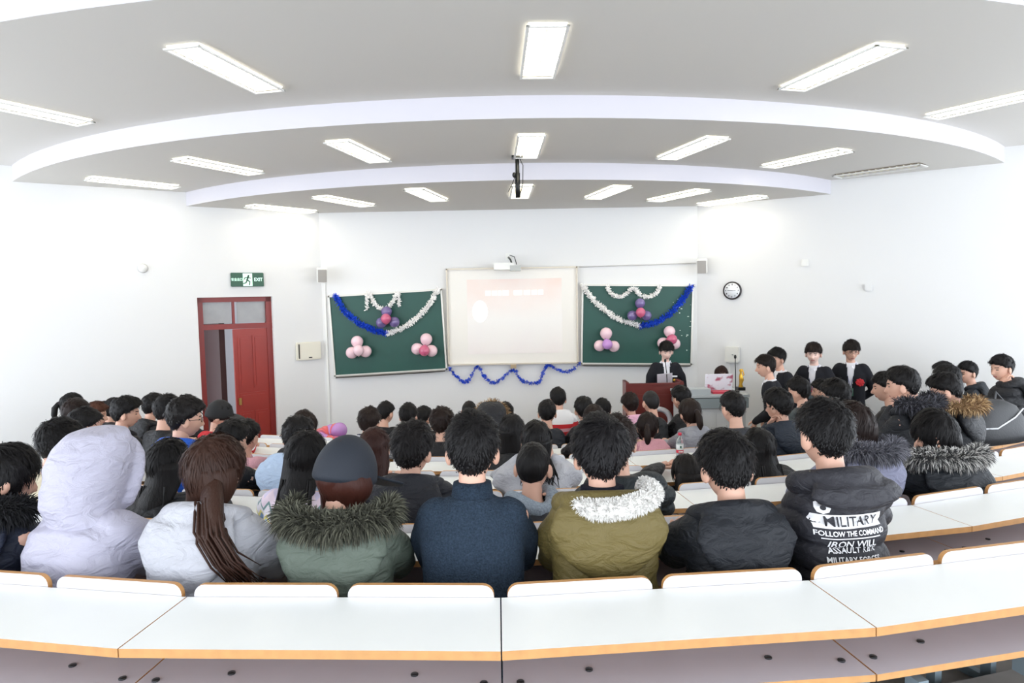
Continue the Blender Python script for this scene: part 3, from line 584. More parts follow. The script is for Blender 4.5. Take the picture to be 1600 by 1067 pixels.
def hair_part(mb, M, style, seed, res=(48, 32), L=.3, slope=.3, vol=1.0, extra=0.0, strands=300, M2=None):
    M2 = M2 or M
    n, F = sphere_dirs(*res); p = skull(n); az = np.degrees(np.arctan2(abs(n[:, 0]), n[:, 1])); z = p[:, 2]
    girl = style in ('long', 'bob', 'pony', 'bun')
    if girl: thr = np.interp(az, [0, 35, 55, 75, 100, 130, 180], [.062, .05, .02, -.03, -.06, -.085, -.09])
    else: thr = np.interp(az, [0, 40, 62, 78, 88, 104, 125, 180], [.058, .05, .035, .012, .012, -.02, -.062, -.078])
    if style == 'fringe': thr = np.interp(az, [0, 40, 62, 78, 88, 104, 125, 180], [.040, .038, .025, .0, .01, -.02, -.062, -.078])
    m = sm(z-thr, -.004, .010)
    up = sm(z, -.05, .07)
    T = {'buzz': .004+.007*up, 'short': .005+.021*up, 'fringe': .008+.024*up, 'bushy': .012+.030*up}.get(style, .014+.012*up)*vol
    wh = Vector((.15, -.62, .78)).normalized(); dn = np.array([noise.noise(Vector((math.atan2(Vector(v).cross(wh).x, Vector(v).cross(wh).z+.001)*5+seed, v[2]*2.0, v[1]*2.0+seed))) for v in n])
    d2 = np.array([noise.noise(Vector((v[0]*9+seed, v[1]*9, v[2]*4))) for v in n])
    T = T*(1+.34*dn+.22*d2); t = m*T-(1-m)*.014
    V = p+n*t[:, None]
    if style in ('short', 'bushy', 'fringe'): V[:, 2] += np.where(m > .5, .006*np.abs(dn), 0); V[:, 1] += m*.008*sm(n[:, 1], .2, .8)*up
    mb.add([M @ Vector(v) for v in V], F, 0)
    q = random.Random(seed); ok = np.where(m > .6)[0]; M3 = M.to_3x3()
    for i in range(strands if style != 'buzz' else 0):
        j = int(ok[q.randrange(len(ok))]); nn = Vector(n[j])
        if nn.y > .25 and V[j][2] < thr[j]+.02: continue
        b0 = Vector(V[j])-nn*.003+Vector((q.gauss(0, .004), q.gauss(0, .004), q.gauss(0, .004)))
        fl = nn-wh; fl = fl-nn*fl.dot(nn); fl = (fl.normalized()*.8 if fl.length > .05 else Vector((0, 0, 0)))+Vector((0, .35 if nn.y > 0 else -.1, -.55 if girl else -.2))+Vector((q.gauss(0, .22), q.gauss(0, .22), q.gauss(0, .22)))
        fl = (fl-nn*fl.dot(nn)).normalized(); ln = (.07 if girl else .011+.020*float(up[j])*(1.5 if style == 'bushy' else 1))*q.uniform(.6, 1.2)*vol
        lift = .06 if girl else q.uniform(.05, .26); sd = fl.cross(nn).normalized()*(.0024 if strands > 1000 else .0042)
        p1 = b0+fl*ln*.5+nn*(ln*lift*.6+.002)-nn*(ln*ln*2.2); p2 = b0+fl*ln+nn*(ln*lift)-nn*(ln*ln*6.5)
        W_ = [M @ v for v in (b0-sd, b0+sd, p1+sd*.8, p1-sd*.8, p2)]
        mb.add(W_, [(0, 1, 2, 3), (3, 2, 4)], 0)
    if style in ('long', 'bob'):
        Ln = L if style == 'long' else .17; secs = []; k = 12; rings = []
        for i in range(k+1):
            f = i/k; zz = .03-f*(Ln+.03); below = max(0, -zz-.09)
            cy = -.022-.03*sm(np.array([-zz]), .02, .14)[0]-(.55*below if below < .14 else .077+slope*(below-.14))-extra*sm(np.array([below]), -.04, .07)[0]
            a = .089+.012*math.sin(f*math.pi)-.035*f*f*(style == 'long'); b_ = .088-.052*sm(np.array([f]), .25, .8)[0]
            if style == 'bob': a = .092+.012*math.sin(f*2.6); b_ = .090-.02*f; cy = -.026-.012*f
            ring = []
            for j in range(40):
                an = 2*math.pi*j/40; w_ = 1+.05*noise.noise(Vector((j*.9+seed, f*1.2, seed)))+.03*noise.noise(Vector((j*2.3, f*2, seed)))
                yy = math.sin(an); 
                if yy > 0: yy *= .25 if style == 'long' else .35
                ring.append(M2 @ Vector((a*w_*math.cos(an)+.012*math.sin(f*4+seed), cy+b_*w_*yy, zz)))
            rings.append(ring)
        mb.rings(rings)
        if style == 'long' and L > .17:
            for i in range(44):
                x0 = q.uniform(-.08, .08); e0 = Vector((x0, -.10-.02*q.random(), -.08)); e1 = Vector((x0*1.15+q.uniform(-.02, .02), -.16-.03*q.random()-extra*.8, -Ln*.75)); e2 = Vector((x0*1.2+q.uniform(-.04, .04), -.17-slope*max(0, Ln-.22)-.02-extra, -Ln-q.uniform(-.03, .03)))
                mb.tube([M2 @ e0, M2 @ e1, M2 @ e2], [.006, .005, .0015], 5)
    if style == 'pony':
        mb.tube([M @ Vector(v) for v in ((0, -.085, .02), (0, -.125, .02), (.0, -.15, -.03), (.005, -.15, -.10), (0, -.14, -.17))], [.018, .022, .032, .03, .008], 12)
    if style == 'bun': mb.ell(tuple(M @ Vector((0, -.11, .055))), (.042, .042, .04), 14, 10)
def hand_part(mb, wrist, d, up, mi=0, curl=.7, side=1):
    d = Vector(d).normalized(); up = Vector(up); up = (up-d*up.dot(d)).normalized(); s = d.cross(up)*side
    B = lambda a, b_, c_: Vector(wrist)+d*a+s*b_+up*c_
    mb.tube([B(-.02, 0, 0), B(.02, 0, 0), B(.06, 0, 0), B(.088, 0, 0)], [.026, .034, .040, .034], 10, mi, flat=.48)
    for i, (o, ln) in enumerate(((-.030, .062), (-.010, .074), (.010, .070), (.029, .055))):
        c1 = curl*.6; p0 = B(.082, o, 0); p1 = p0+(d*math.cos(c1*.5)-up*math.sin(c1*.5))*ln*.45; p2 = p1+(d*math.cos(c1*1.6)-up*math.sin(c1*1.6))*ln*.35; p3 = p2+(d*math.cos(c1*2.4)-up*math.sin(c1*2.4))*ln*.28
        mb.tube([p0, p1, p2, p3], [.0095, .009, .008, .007], 7, mi)
    mb.tube([B(.015, -.03, -.004), B(.045, -.055, -.012), B(.075, -.062, -.02)], [.013, .011, .008], 7, mi)

JOBS = []      # meshes that are fused into one surface after everything is laid out
def fuse(mb, name, mats, parent, voxel, it=4, post=None):
    o = mb.obj(name, mats, parent)
    md = o.modifiers.new('fuse', 'REMESH'); md.mode = 'VOXEL'; md.voxel_size = voxel; md.use_smooth_shade = True
    s_ = o.modifiers.new('soft', 'SMOOTH'); s_.factor = .5; s_.iterations = it
    JOBS.append((o, post)); return o
def cloth_post(amp=.006, fr=7.0, seed=0, quilt=None, spine=None, gather=0):
    def fn(me):
        n = len(me.vertices); co = np.empty(n*3); me.vertices.foreach_get('co', co); co = co.reshape(-1, 3)
        no = np.empty(n*3); me.vertices.foreach_get('normal', no); no = no.reshape(-1, 3); d = np.empty(n)
        for i, v in enumerate(co):
            wx = noise.noise(Vector((v[0]*3+seed, v[1]*3, v[2]*3)))*.12; wz = noise.noise(Vector((v[0]*2.2, v[1]*2.2+seed, v[2]*2.2)))*.10
            a1 = noise.noise(Vector((v[0]*3.2+wx*8+seed, v[1]*3.2, (v[2]+wz+.25*abs(v[0]))*11)))
            a2 = noise.noise(Vector((v[0]*11+wx*20, v[1]*6+seed, (v[2]+wz)*9)))
            d[i] = amp*(.55*a1+.35*a2)+gather*amp*1.1*(.35-min(abs(a1)*2.2, 1))*(.4+.6*max(0, min(1, (1.0-v[2])*2.2)))
        if quilt:
            ph = co[:, 2]/quilt+.12*np.sin(co[:, 0]*5+seed); gr = np.abs(ph-np.round(ph)); d = d*.6-.012*np.exp(-(gr/.07)**2)+.005*np.cos(2*math.pi*ph+math.pi)
        co = co+no*d[:, None]; me.vertices.foreach_set('co', co.ravel()); me.update()
    return fn
def fur_mesh(path, r, ln, n, seed, closed=False, droop=.4, flat=1.0):
    q = random.Random(seed); mb = MB(); P = [Vector(p) for p in path]
    mb.tube(P, r*.8, 10, 0)
    for i in range(n):
        t = q.random()*(len(P)-1.001); j = int(t); p = P[j].lerp(P[j+1], t-j); tn = (P[j+1]-P[j]).normalized()
        d = Vector((q.gauss(0, 1), q.gauss(0, 1), q.gauss(0, 1))); d = (d-tn*d.dot(tn)).normalized(); b0 = p+d*r*.7
        d2 = (d+tn*q.gauss(0, .35)+Vector((0, 0, -droop*q.random()))).normalized(); s_ = d2.cross(Vector((q.gauss(0, 1), q.gauss(0, 1), q.gauss(0, 1)))).normalized()*.0028; l_ = ln*q.uniform(.5, 1.15)
        mid = b0+d2*l_*.55+Vector((0, 0, .004)); tip = b0+d2*l_+Vector((0, 0, -droop*l_*.4))
        mb.add([b0-s_, b0+s_, mid+s_*.8, mid-s_*.8, tip], [(0, 1, 2, 3), (3, 2, 4)], 0 if q.random() < .55 else 1)
    return mb

# ---- shared seated legs and shoes
trou = {}
def trousers_mesh(stand):
    mb = MB()
    if stand:
        mb.loft([((0, 0, 1.0), .155, .105, 0), ((0, 0, .9), .17, .115, 0), ((0, 0, .82), .165, .11, 0)], 20)
        for s in (-1, 1): mb.tube([(s*.085, 0, .86), (s*.095, .015, .5), (s*.10, -.01, .09)], [.088, .065, .052], 12, round_ends=False)
    else:
        mb.loft([((0, 0, .41), .15, .12, 0), ((0, 0, .50), .17, .13, 0), ((0, .0, .58), .15, .11, 0)], 20)
        for s in (-1, 1): mb.tube([(s*.075, .0, .465), (s*.08, .15, .455), (s*.085, .28, .435), (s*.085, .31, .38), (s*.085, .29, .25), (s*.085, .27, .10)], [.07, .066, .056, .054, .048, .044], 12)
    return mb
def shoe_mesh():
    mb = MB(); mb.loft([((0, .0, .0), .042, .12, 0), ((0, 0, .03), .045, .125, 0), ((0, -.02, .06), .04, .09, 0), ((0, -.05, .10), .038, .05, 0)], 16); return mb
ME_SHOE = shoe_mesh().mesh('shoe', [mat('dark_shoe', (30, 28, 28), .5)])
TM = {}
def trousers(e, stand, rgb):
    k = (stand, rgb)
    if k not in TM:
        o = fuse(trousers_mesh(stand), 'trousers', [mat('trousers_%d_%d_%d' % rgb, rgb, .8, bump=.15)], e, .022, 3); TM[k] = o
    else:
        o = bpy.data.objects.new('trousers', TM[k].data); COL.objects.link(o); o.parent = e; JOBS.append((o, ('share', TM[k])))
    fx, fy = (.10, .03) if stand else (.085, .27)
    for s in (-1, 1): link_copy(ME_SHOE, 'shoe', e, Matrix.Translation((s*fx, fy, .0)))

def jacket_mat(rgb, kind):
    nm = 'cloth_%s_%d_%d_%d' % (kind, *rgb)
    if kind == 'knit': return mat(nm, rgb, .95, bump=1.0, bscale=170, var=.75, vscale=150, spec=.15)
    if kind == 'suit': return mat(nm, rgb, .8, bump=.05, bscale=300, spec=.25)
    if kind == 'fleece': return mat(nm, rgb, .95, bump=1.0, bscale=120, spec=.1)
    m = mat(nm, rgb, .58, bump=.55, bscale=11, spec=.35, var=.05, vscale=6, stretch=(1, 1, 1.9))
    for nd in m.node_tree.nodes:
        if nd.type == 'BUMP': nd.inputs['Distance'].default_value = .035
        if nd.type == 'TEX_NOISE' and nd.inputs['Scale'].default_value == 11: nd.inputs['Distortion'].default_value = 1.6; nd.inputs['Detail'].default_value = 5
    return m
def banded(name, stops, zig=0):
    if name in MATS: return MATS[name]
    m = bpy.data.materials.new(name); m.use_nodes = True; MATS[name] = m; nt = m.node_tree; N = nt.nodes; L = nt.links; b = N['Principled BSDF']; b.inputs['Roughness'].default_value = .85
    tc = N.new('ShaderNodeTexCoord'); sp = N.new('ShaderNodeSeparateXYZ'); L.new(tc.outputs['Object'], sp.inputs[0]); out = sp.outputs[2]
    if zig:
        pp = N.new('ShaderNodeMath'); pp.operation = 'PINGPONG'; pp.inputs[1].default_value = .035; L.new(sp.outputs[0], pp.inputs[0]); ad = N.new('ShaderNodeMath'); ad.operation = 'MULTIPLY_ADD'; ad.inputs[1].default_value = zig; L.new(pp.outputs[0], ad.inputs[0]); L.new(sp.outputs[2], ad.inputs[2]); out = ad.outputs[0]
    mr = N.new('ShaderNodeMapRange'); mr.inputs[1].default_value = .4; mr.inputs[2].default_value = 1.2; L.new(out, mr.inputs[0]); rp = N.new('ShaderNodeValToRGB'); rp.color_ramp.interpolation = 'CONSTANT'; L.new(mr.outputs[0], rp.inputs[0])
    rp.color_ramp.elements.remove(rp.color_ramp.elements[1])
    for i, (z, rgb) in enumerate(stops):
        el = rp.color_ramp.elements[0] if i == 0 else rp.color_ramp.elements.new((z-.4)/.8)
        el.color = (*lin(rgb), 1)
    L.new(rp.outputs[0], b.inputs['Base Color']); return m

def locate(px, row, lean):
    R = ROW_R[row]; y0 = 2.47+.92*row; Y = y0
    for _ in range(8): H = atY(*px, Y); Y = y0+(H.x+.2)**2/(2*R)+(.09 if lean > .15 else 0)+.03*max(0, abs(H.x)-1.8)
    return atY(*px, Y)
def person(px, row, label, top=(28, 30, 36), kind='nylon', hair='short', hc=BLACK, lean=.12, yaw=0, hy=0, hp=8, ht=0, arms='desk', hood=False, puff=.0, quilt=None, w=1.0,
           fur=None, furc=((60, 58, 52), (110, 104, 96)), near=False, face=False, hairL=.3, vol=1.0, glasses=False, hs=1.03, mats=None, stand=None, collar=None, hl=1.0, lock=False, tr=(34, 36, 42), shirt=None, cat='person', hood_up=False, cap=None, scarf=None, seed=None, badge=None, sk=skin, group='seated audience', room=(.5, .5)):
    seed = seed if seed is not None else int(px[0]*7+px[1])
    if stand:
        H = Vector(stand[:3]); fz = FLOOR0; a = math.radians(stand[3]); group = stand[4] if len(stand) > 4 else None
    else:
        lean *= .6
        H = locate(px, row, lean); fz = FL_Z[row]; a = math.atan2(H.x, 12-H.y)+math.radians(yaw)
    hz = H.z-fz; hyo = lean+.055; up = bool(stand) and stand[2] > 1.35
    hip = Vector((H.x, H.y, 0))-Matrix.Rotation(a, 3, 'Z') @ Vector((0, hyo, 0))
    e = empty('person', Matrix.Translation((hip.x, hip.y, fz)) @ Matrix.Rotation(a, 4, 'Z'), label, cat, group)
    hipz = .92 if up else .46; nz = hz-.165*hs
    sp = lambda s: Vector((0, lean*max(s, 0)**1.4, hipz+s*(nz-hipz)))
    tl = lambda s: math.atan2(lean*1.4*max(s, .02)**.4, nz-hipz)
    N_ = sp(1); HM = Matrix.Translation((0, hyo, hz)) @ Matrix.Rotation(math.radians(hy), 4, 'Z') @ Matrix.Rotation(math.radians(-hp), 4, 'X') @ Matrix.Rotation(math.radians(ht), 4, 'Y') @ Matrix.Scale(hs, 4)
    vox = .011 if near else .016
    tw = min(1.0, (min(room)-.012)/((.188+puff)*w))
    # joints of the arms
    shz = sp(.90); ly = shz.y; J = {}
    for s in (-1, 1):
        half = room[(s+1)//2]; ex_ = min(.235*w+.015, half-.062-puff); sh = Vector((s*min(.165*w, half-.078-puff*.8), shz.y, shz.z)); mode = arms if isinstance(arms, str) else arms[(s+1)//2]
        if mode == 'desk': el = Vector((s*ex_, ly+.17, max(.72, shz.z-.27))); wr = Vector((s*.085, ly+.38, .725))
        elif mode == 'chin': el = Vector((s*min(.17, ex_), ly+.25, .725)); wr = HM @ Vector((s*.05, .075, -.145))
        elif mode == 'ear': el = Vector((s*min(.25, ex_), ly+.20, max(.74, shz.z-.22))); wr = HM @ Vector((s*.10, .02, -.10))
        elif mode == 'read': el = Vector((s*.235, shz.y+.04, shz.z-.27)); wr = Vector((s*.075, shz.y+.25, shz.z-.25))
        elif mode == 'front': el = Vector((s*.25, shz.y-.02, shz.z-.29)); wr = Vector((s*.05, shz.y+.17, shz.z-.43))
        elif mode == 'back': el = Vector((s*.25, shz.y-.08, shz.z-.29)); wr = Vector((s*.07, shz.y-.17, shz.z-.45))
        elif mode == 'lap': el = Vector((s*.25*w, ly+.08, shz.z-.28)); wr = Vector((s*.10, ly+.28, .64))
        else: el = Vector((s*.245, shz.y-.02, shz.z-.30)); wr = Vector((s*.235, shz.y+.07, shz.z-.55))
        J[s] = (sh, el, wr, mode)
    # body: one continuous surface (torso, arms, legs, neck) with head and hands
    bm_ = MB()
    bm_.loft([(sp(s), .155*w*k_*tw, .10*k2, tl(s)) for s, k_, k2 in ((-.06, .95, 1), (.2, 1, 1), (.45, .95, .95), (.75, 1.05, 1), (.92, .9, .8), (1.0, .45, .6))], 16)
    bm_.tube([sp(.93), HM @ Vector((0, -.022, -.075)), HM @ Vector((0, -.015, -.03))], [.058, .052, .05], 12)
    for s in (-1, 1):
        sh, el, wr, md = J[s]; bm_.tube([sh, el, wr], [.05, .04, .027], 10)
        lp = ((s*.085, 0, .86), (s*.095, .015, .5), (s*.10, 0, .08)) if up else ((s*.075, .0, .46), (s*.085, .30, .43), (s*.085, .27, .10))
        bm_.tube(lp, [.07, .05, .035], 10); bm_.tube([lp[-1], Vector(lp[-1])+Vector((0, .1, -.045))], [.033, .028], 8)
    ex = MB(); head_part(ex, HM, face, 0, 1, 2, 3)
    for s in (-1, 1):
        sh, el, wr, md = J[s]; d = (wr-el).normalized()
        upv = Vector((0, 0, 1)) if md in ('desk', 'lap') else (Vector((-s, 0, .2)) if md in ('chin', 'ear') else Vector((0, .6, 1)) if md == 'read' else Vector((s, 0, 0)))
        if md == 'chin': upv = Vector((s*.3, .8, .2))
        hand_part(ex, wr+d*.01, d if md != 'front' else Vector((-s*.5, .1, -.8)), upv, 0, 1.3 if md in ('chin',) else .55, s)
    hm_ = hairm(hc); fuse(bm_, 'body', [sk, lipm, eyem, hm_], e, .02, 3, ('join', ex))
    # hair or headwear
    if not hood_up:
        hb = MB(); hair_part(hb, HM, hair, seed % 97, (84, 56) if near else (44, 30), hairL, .25+lean*.8, vol, 0 if hairL < .17 else puff*1.2+(.125 if hood else .01), 0 if cap else 2600 if near else 500, Matrix.Translation((0, hyo, hz)) @ Matrix.Rotation(math.radians(hy*.3), 4, 'Z') @ Matrix.Scale(hs, 4))
        if lock:
            M2 = Matrix.Translation((0, hyo, hz)); qq = random.Random(9)
            hb.tube([M2 @ Vector(v) for v in ((.03, -.07, -.03), (.07, -.15, -.10), (.11, -.215, -.16), (.155, -.225, -.23), (.20, -.18, -.31))], [.055, .06, .055, .04, .012], 14, flat=.6)
            for i in range(70):
                o_ = Vector((qq.gauss(0, .022), qq.gauss(0, .014), qq.gauss(0, .012)))
                hb.tube([M2 @ (Vector(v)+o_*k_) for v, k_ in (((.06, -.15, -.08), 1), ((.115, -.24, -.16), 1.2), ((.165, -.245, -.24), 1.2), ((.205+qq.gauss(0, .015), -.19, -.32-qq.random()*.03), 1.6))], [.005, .005, .004, .001], 5)
        hb.obj('hair', hm_, e)
        if hair == 'pony': MB().tube([HM @ Vector((0, -.098, .02)), HM @ Vector((0, -.118, .02))], .025, 12).obj('hair_tie', mat('hair_tie', (40, 30, 36), .6), e)
    # garment
    jm = [mats] if mats else [jacket_mat(top, kind)]
    g = MB(); pf = puff
    dims = ((-.10, .180, .135), (.06, .185, .138), (.28, .178, .128), (.5, .176, .122), (.75, .186, .122), (.90, .172, .105), (.98, .112, .088), (1.04, .078, .078))
    if up: dims = ((-.24, .180, .125), (-.1, .178, .122), (.15, .168, .115), (.45, .164, .112), (.75, .186, .118), (.90, .172, .10), (.98, .110, .085), (1.03, .074, .074))
    g.loft([(sp(s) if s >= 0 else Vector((0, -.0*s, hipz+s*(nz-hipz))), (a_+pf*(1 if s < .95 else .4))*w*(tw if s < .95 else 1), b_+pf*(1.1 if s < .95 else .3), tl(s)) for s, a_, b_ in dims], 28, power=2.25)
    for s in (-1, 1):
        sh, el, wr, md = J[s]; d = (wr-el).normalized()
        g.tube([sh+Vector((-s*.03, 0, .0)), sh.lerp(el, .5)+Vector((s*.012, 0, 0)), el, el.lerp(wr, .5), wr-d*.005], [.074+pf*.8, .066+pf, .057+pf, .05+pf*.9, .040+pf*.4], 14)
    def jpost(me, q=quilt):
        cloth_post(.0045 if kind in ('knit', 'suit') else .012, 6.5, seed % 31, q, None, 0 if kind == 'knit' else 1.0)(me)
        if shirt:     # open suit front: cut the V so that the shirt shows
            bm = bmesh.new(); bm.from_mesh(me); zt = nz-.005; dele = []
            for f in bm.faces:
                c_ = f.calc_center_median(); wv = .042*np.clip((c_.z-(nz-.40))/.40, 0, 1)+.006
                if c_.y > sp(.7).y+.02 and abs(c_.x) < wv and c_.z > nz-.62: dele.append(f)
            bmesh.ops.delete(bm, geom=dele, context='FACES'); bm.to_mesh(me); bm.free()
    gname = {'knit': 'sweater', 'suit': 'suit_jacket'}.get(kind, 'jacket')
    jo = fuse(g, gname, jm, e, vox, 5 if near else 4, jpost)
    trousers(e, up, tr)
    if shirt:
        s2 = MB(); s2.loft([(sp(s) if s >= 0 else Vector((0, 0, hipz+s*(nz-hipz))), a_*w*.93, b_*.93, tl(s)) for s, a_, b_ in dims[:-1]]+[(sp(1.05), .066, .066, tl(1))], 24, power=2.25)
        s2.obj('shirt', mat('white_shirt', (226, 226, 232), .8), e)
        cl = MB()
        for s in (-1, 1): cl.add([Vector((s*.01, N_.y+.088, nz-.02)), Vector((s*.068, N_.y+.02, nz+.045)), Vector((s*.070, N_.y+.035, nz-.005)), Vector((s*.045, N_.y+.094, nz-.065))], [(0, 1, 2, 3)])
        cl.obj('shirt_collar', mat('white_shirt', (226, 226, 232), .8), e, False)
    if collar:      # rolled or standing collar
        cm_ = jacket_mat(collar[0], collar[1]); c2 = MB(); n0 = sp(.97); n1 = HM @ Vector((0, -.022, -.085)); v = (n1-n0).normalized(); rr = collar[2] if len(collar) > 2 else .070
        c2.loft([(n0-v*.02, rr+.018, rr+.02, tl(1)), (n0+v*.02, rr+.006, rr+.01, tl(1)), (n0+v*.06, rr, rr+.002, tl(1)), (n0+v*.085, rr-.004, rr-.002, tl(1)), (n0+v*.088, rr-.018, rr-.016, tl(1))], 24); o = c2.obj('collar', cm_, e)
    if hood and not hood_up:
        h = MB(); back = -.105-pf*1.1; hw = hood if isinstance(hood, float) else 1.0; t_ = tl(.9); Rt = Matrix.Translation(N_) @ Matrix.Rotation(-t_, 4, 'X')
        pts = [Rt @ Vector((.125*hw*math.cos(q_), .015+.105*math.sin(q_)-.01, .012-.02*math.sin(q_))) for q_ in [math.radians(d_) for d_ in range(-215, 36, 18)]]
        h.tube(pts, [.03]+[.038+pf*.5]*(len(pts)-2)+[.03], 10)
        h.loft([(Rt @ Vector((0, back+.06, .045)), .10*hw, .035, -t_), (Rt @ Vector((0, back+.015, .02)), .15*hw, .06, -t_), (Rt @ Vector((0, back, -.06*hl)), .178*hw, .062, -t_), (Rt @ Vector((0, back-.005, -.13*hl)), .15*hw, .056, -t_), (Rt @ Vector((0, back, -.19*hl)), .10*hw, .046, -t_), (Rt @ Vector((0, back+.01, -.235*hl)), .045*hw, .026, -t_)], 24)
        fuse(h, 'hood', jm, e, .012 if near else .017, 5, cloth_post(.006, 8, seed % 17, None, None, 1.0))
        if fur is not None:
            fp = [Rt @ Vector((.155*hw*math.cos(q_), -.02+.12*math.sin(q_)*1.05-.03, .035+.03*abs(math.cos(q_))-fur*(1 if math.sin(q_) < 0 else 0))) for q_ in [math.radians(d_) for d_ in range(-200, 21, 10)]]
            o = fur_mesh(fp, .035, .055, 5200 if near else 1500, seed).obj('fur_trim', [mat('fur_%d_%d_%d' % furc[0], furc[0], .9), mat('fur_%d_%d_%d' % furc[1], furc[1], .9)], e); o['kind'] = 'stuff'
    if hood_up:
        h = MB(); h.loft([(HM @ Vector((0, -.02, .165)), .05, .06, .0), (HM @ Vector((0, -.02, .15)), .10, .115, 0), (HM @ Vector((0, -.025, .10)), .132, .15, 0), (HM @ Vector((0, -.03, .02)), .142, .165, .1), (HM @ Vector((0, -.035, -.06)), .135, .155, .15), (HM @ Vector((0, -.04, -.13)), .125, .14, .2), (sp(1.0)+Vector((0, -.01, 0)), .13, .13, .2), (sp(.9), .13, .11, .2)], 28)
        h.tube([HM @ Vector((.10*math.cos(q_), .105+.01*math.sin(q_), -.01+.14*math.sin(q_))) for q_ in [i*math.pi/9 for i in range(19)]], .022, 8)
        fuse(h, 'hood', jm, e, .012, 4, cloth_post(.010, 7, 5, None, None, 1.0))
    if hood_up and fur is not None:
        o = fur_mesh([HM @ Vector((.138*math.cos(q_), .055-.05*math.sin(q_), .0+.155*math.sin(q_))) for q_ in [math.radians(d_) for d_ in range(-60, 241, 12)]], .028, .045, 1500, seed).obj('fur_trim', [mat('fur_%d_%d_%d' % furc[0], furc[0], .9), mat('fur_%d_%d_%d' % furc[1], furc[1], .9)], e); o['kind'] = 'stuff'
    if cap:
        c3 = MB(); n, F = sphere_dirs(40, 26); p = skull(n)*1.05+n*.026; p[:, 2] = np.where(p[:, 2] < .0, .0+(p[:, 2])*.35, p[:, 2]*1.02)
        c3.add([HM @ Vector(v) for v in p], F); rr = []
        for i in range(9):
            an = math.radians(-64+16*i); rr.append([HM @ Vector((.095*math.sin(an)*k_, .03+.09*math.cos(an)*k_*1.0+(.05 if k_ > 1.2 else 0), .012-.012*(k_-1)*4*math.cos(an)+dz)) for k_, dz in ((.95, .003), (1.75, .003), (1.75, -.003), (.95, -.003))])
        c3.rings(rr); c3.ell(tuple(HM @ Vector((0, 0, .12))), (.008, .008, .006), 8, 6); c3.obj('cap', mat('cap_%d' % cap[2], cap, .75, bump=.15, bscale=200), e)
    if scarf:
        sc_ = MB(); pts = [N_+Vector((.105*math.cos(q_), .0+.10*math.sin(q_), .02+.025*math.sin(q_*2))) for q_ in [i*math.pi/9 for i in range(19)]]; sc_.tube(pts, .038, 12, round_ends=False); sc_.obj('scarf', mat('scarf_%d' % scarf[0], scarf, .95, bump=1, bscale=90, var=.5, vscale=120), e)
    if glasses:
        gl = MB()
        for s in (-1, 1):
            gl.tube([HM @ Vector((s*.033+.023*math.cos(q_), .097-.006*abs(math.cos(q_)), .004+.017*math.sin(q_))) for q_ in [i*math.pi/8 for i in range(17)]], .0018, 5, round_ends=False)
            gl.tube([HM @ Vector((s*.056, .09, .006)), HM @ Vector((s*.078, .05, .008)), HM @ Vector((s*.080, -.01, .0))], .0018, 5)
        gl.tube([HM @ Vector((-.011, .1, .006)), HM @ Vector((.011, .1, .006))], .0018, 5); gl.obj('glasses', blk, e)
    if badge:
        lz = nz-.03; bz_ = nz-.33; fy = sp(.55).y+.118
        MB().tube([(-.06, N_.y+.05, nz+.02), (-.035, fy-.005, nz-.14), (0, fy+.008, bz_+.03)], .003, 5).tube([(.06, N_.y+.05, nz+.02), (.035, fy-.005, nz-.14), (0, fy+.008, bz_+.03)], .003, 5).obj('lanyard', mat('lanyard_blue', (50, 60, 130), .6), e)
        MB().box((0, fy+.012, bz_-.02), (.07, .006, .10)).obj('badge', mat('badge_%d' % badge[1], badge, .5), e, False)
    return e, jo, HM, sp, nz
# ------------------------------------------------------------ the audience, back row first
NAVY = (30, 36, 52); JET = (24, 25, 29); CHAR = (44, 46, 52); OLIVE = (104, 92, 52); GREENP = (88, 98, 88); WHITE = (176, 177, 184)
FURG = ((58, 58, 48), (92, 92, 78)); FURW = ((70, 70, 70), (206, 204, 200)); FURD = ((38, 38, 44), (84, 84, 92)); FURT = ((120, 92, 62), (196, 166, 124)); FURK = ((14, 14, 16), (30, 30, 34))
QUEUE = []
def p(*a, **k): QUEUE.append((a, k)); return len(QUEUE)-1
p((8, 748), 0, 'person in black coat with shaggy black fur collar beside the white-hooded person', NAVY, hair='bun', hood=True, fur=.0, furc=FURK, near=True, hy=-35, hp=18, lean=.14, w=.95)
p((150, 738), 0, 'person in lavender-white padded coat with the hood pulled up', (174, 172, 188), hood_up=True, near=True, puff=.03, lean=.17, hp=14, hy=-14, w=1.05)
p((335, 738), 0, 'long brown-haired person in a white coat with its hood down', WHITE, hair='long', hc=BROWN, hairL=.16, lock=True, hood=1.05, near=True, puff=.022, lean=.14, hy=-18, hp=12, w=.98)
p((540, 745), 0, 'person in navy cap and green parka with dark fur-trimmed hood', GREENP, hair='long', hc=(70, 34, 26), hairL=.13, cap=(28, 34, 44), hood=1.15, fur=.02, furc=FURG, near=True, puff=.012, lean=.12, hy=-22, hp=16)
p((738, 705), 0, 'short-haired person in a dark blue knitted turtleneck sweater', (44, 56, 70), kind='knit', hair='short', near=True, lean=.05, hp=3, collar=((40, 52, 66), 'knit', .073), w=1.03, arms='desk')
o_olive = p((938, 712), 0, 'person in olive parka with white fleece-lined hood spread open', OLIVE, hair='short', hc=(24, 22, 24), vol=1.35, hood=1.2, near=True, lean=.06, hp=4, puff=.012, collar=((26, 30, 44), 'knit', .083))
p((1135, 733), 0, 'person in plain black hooded jacket, head bowed, beside the olive parka', (27, 30, 36), hood=1.05, near=True, lean=.14, hp=16, puff=.012, hair='short', vol=1.15)
mil = p((1288, 681), 0, 'person in black puffer jacket with white slogan lettering on the back', (44, 44, 50), hair='short', hood=1.1, near=True, lean=.07, hp=4, puff=.02, quilt=.10, w=1.04, yaw=6, hl=.32)
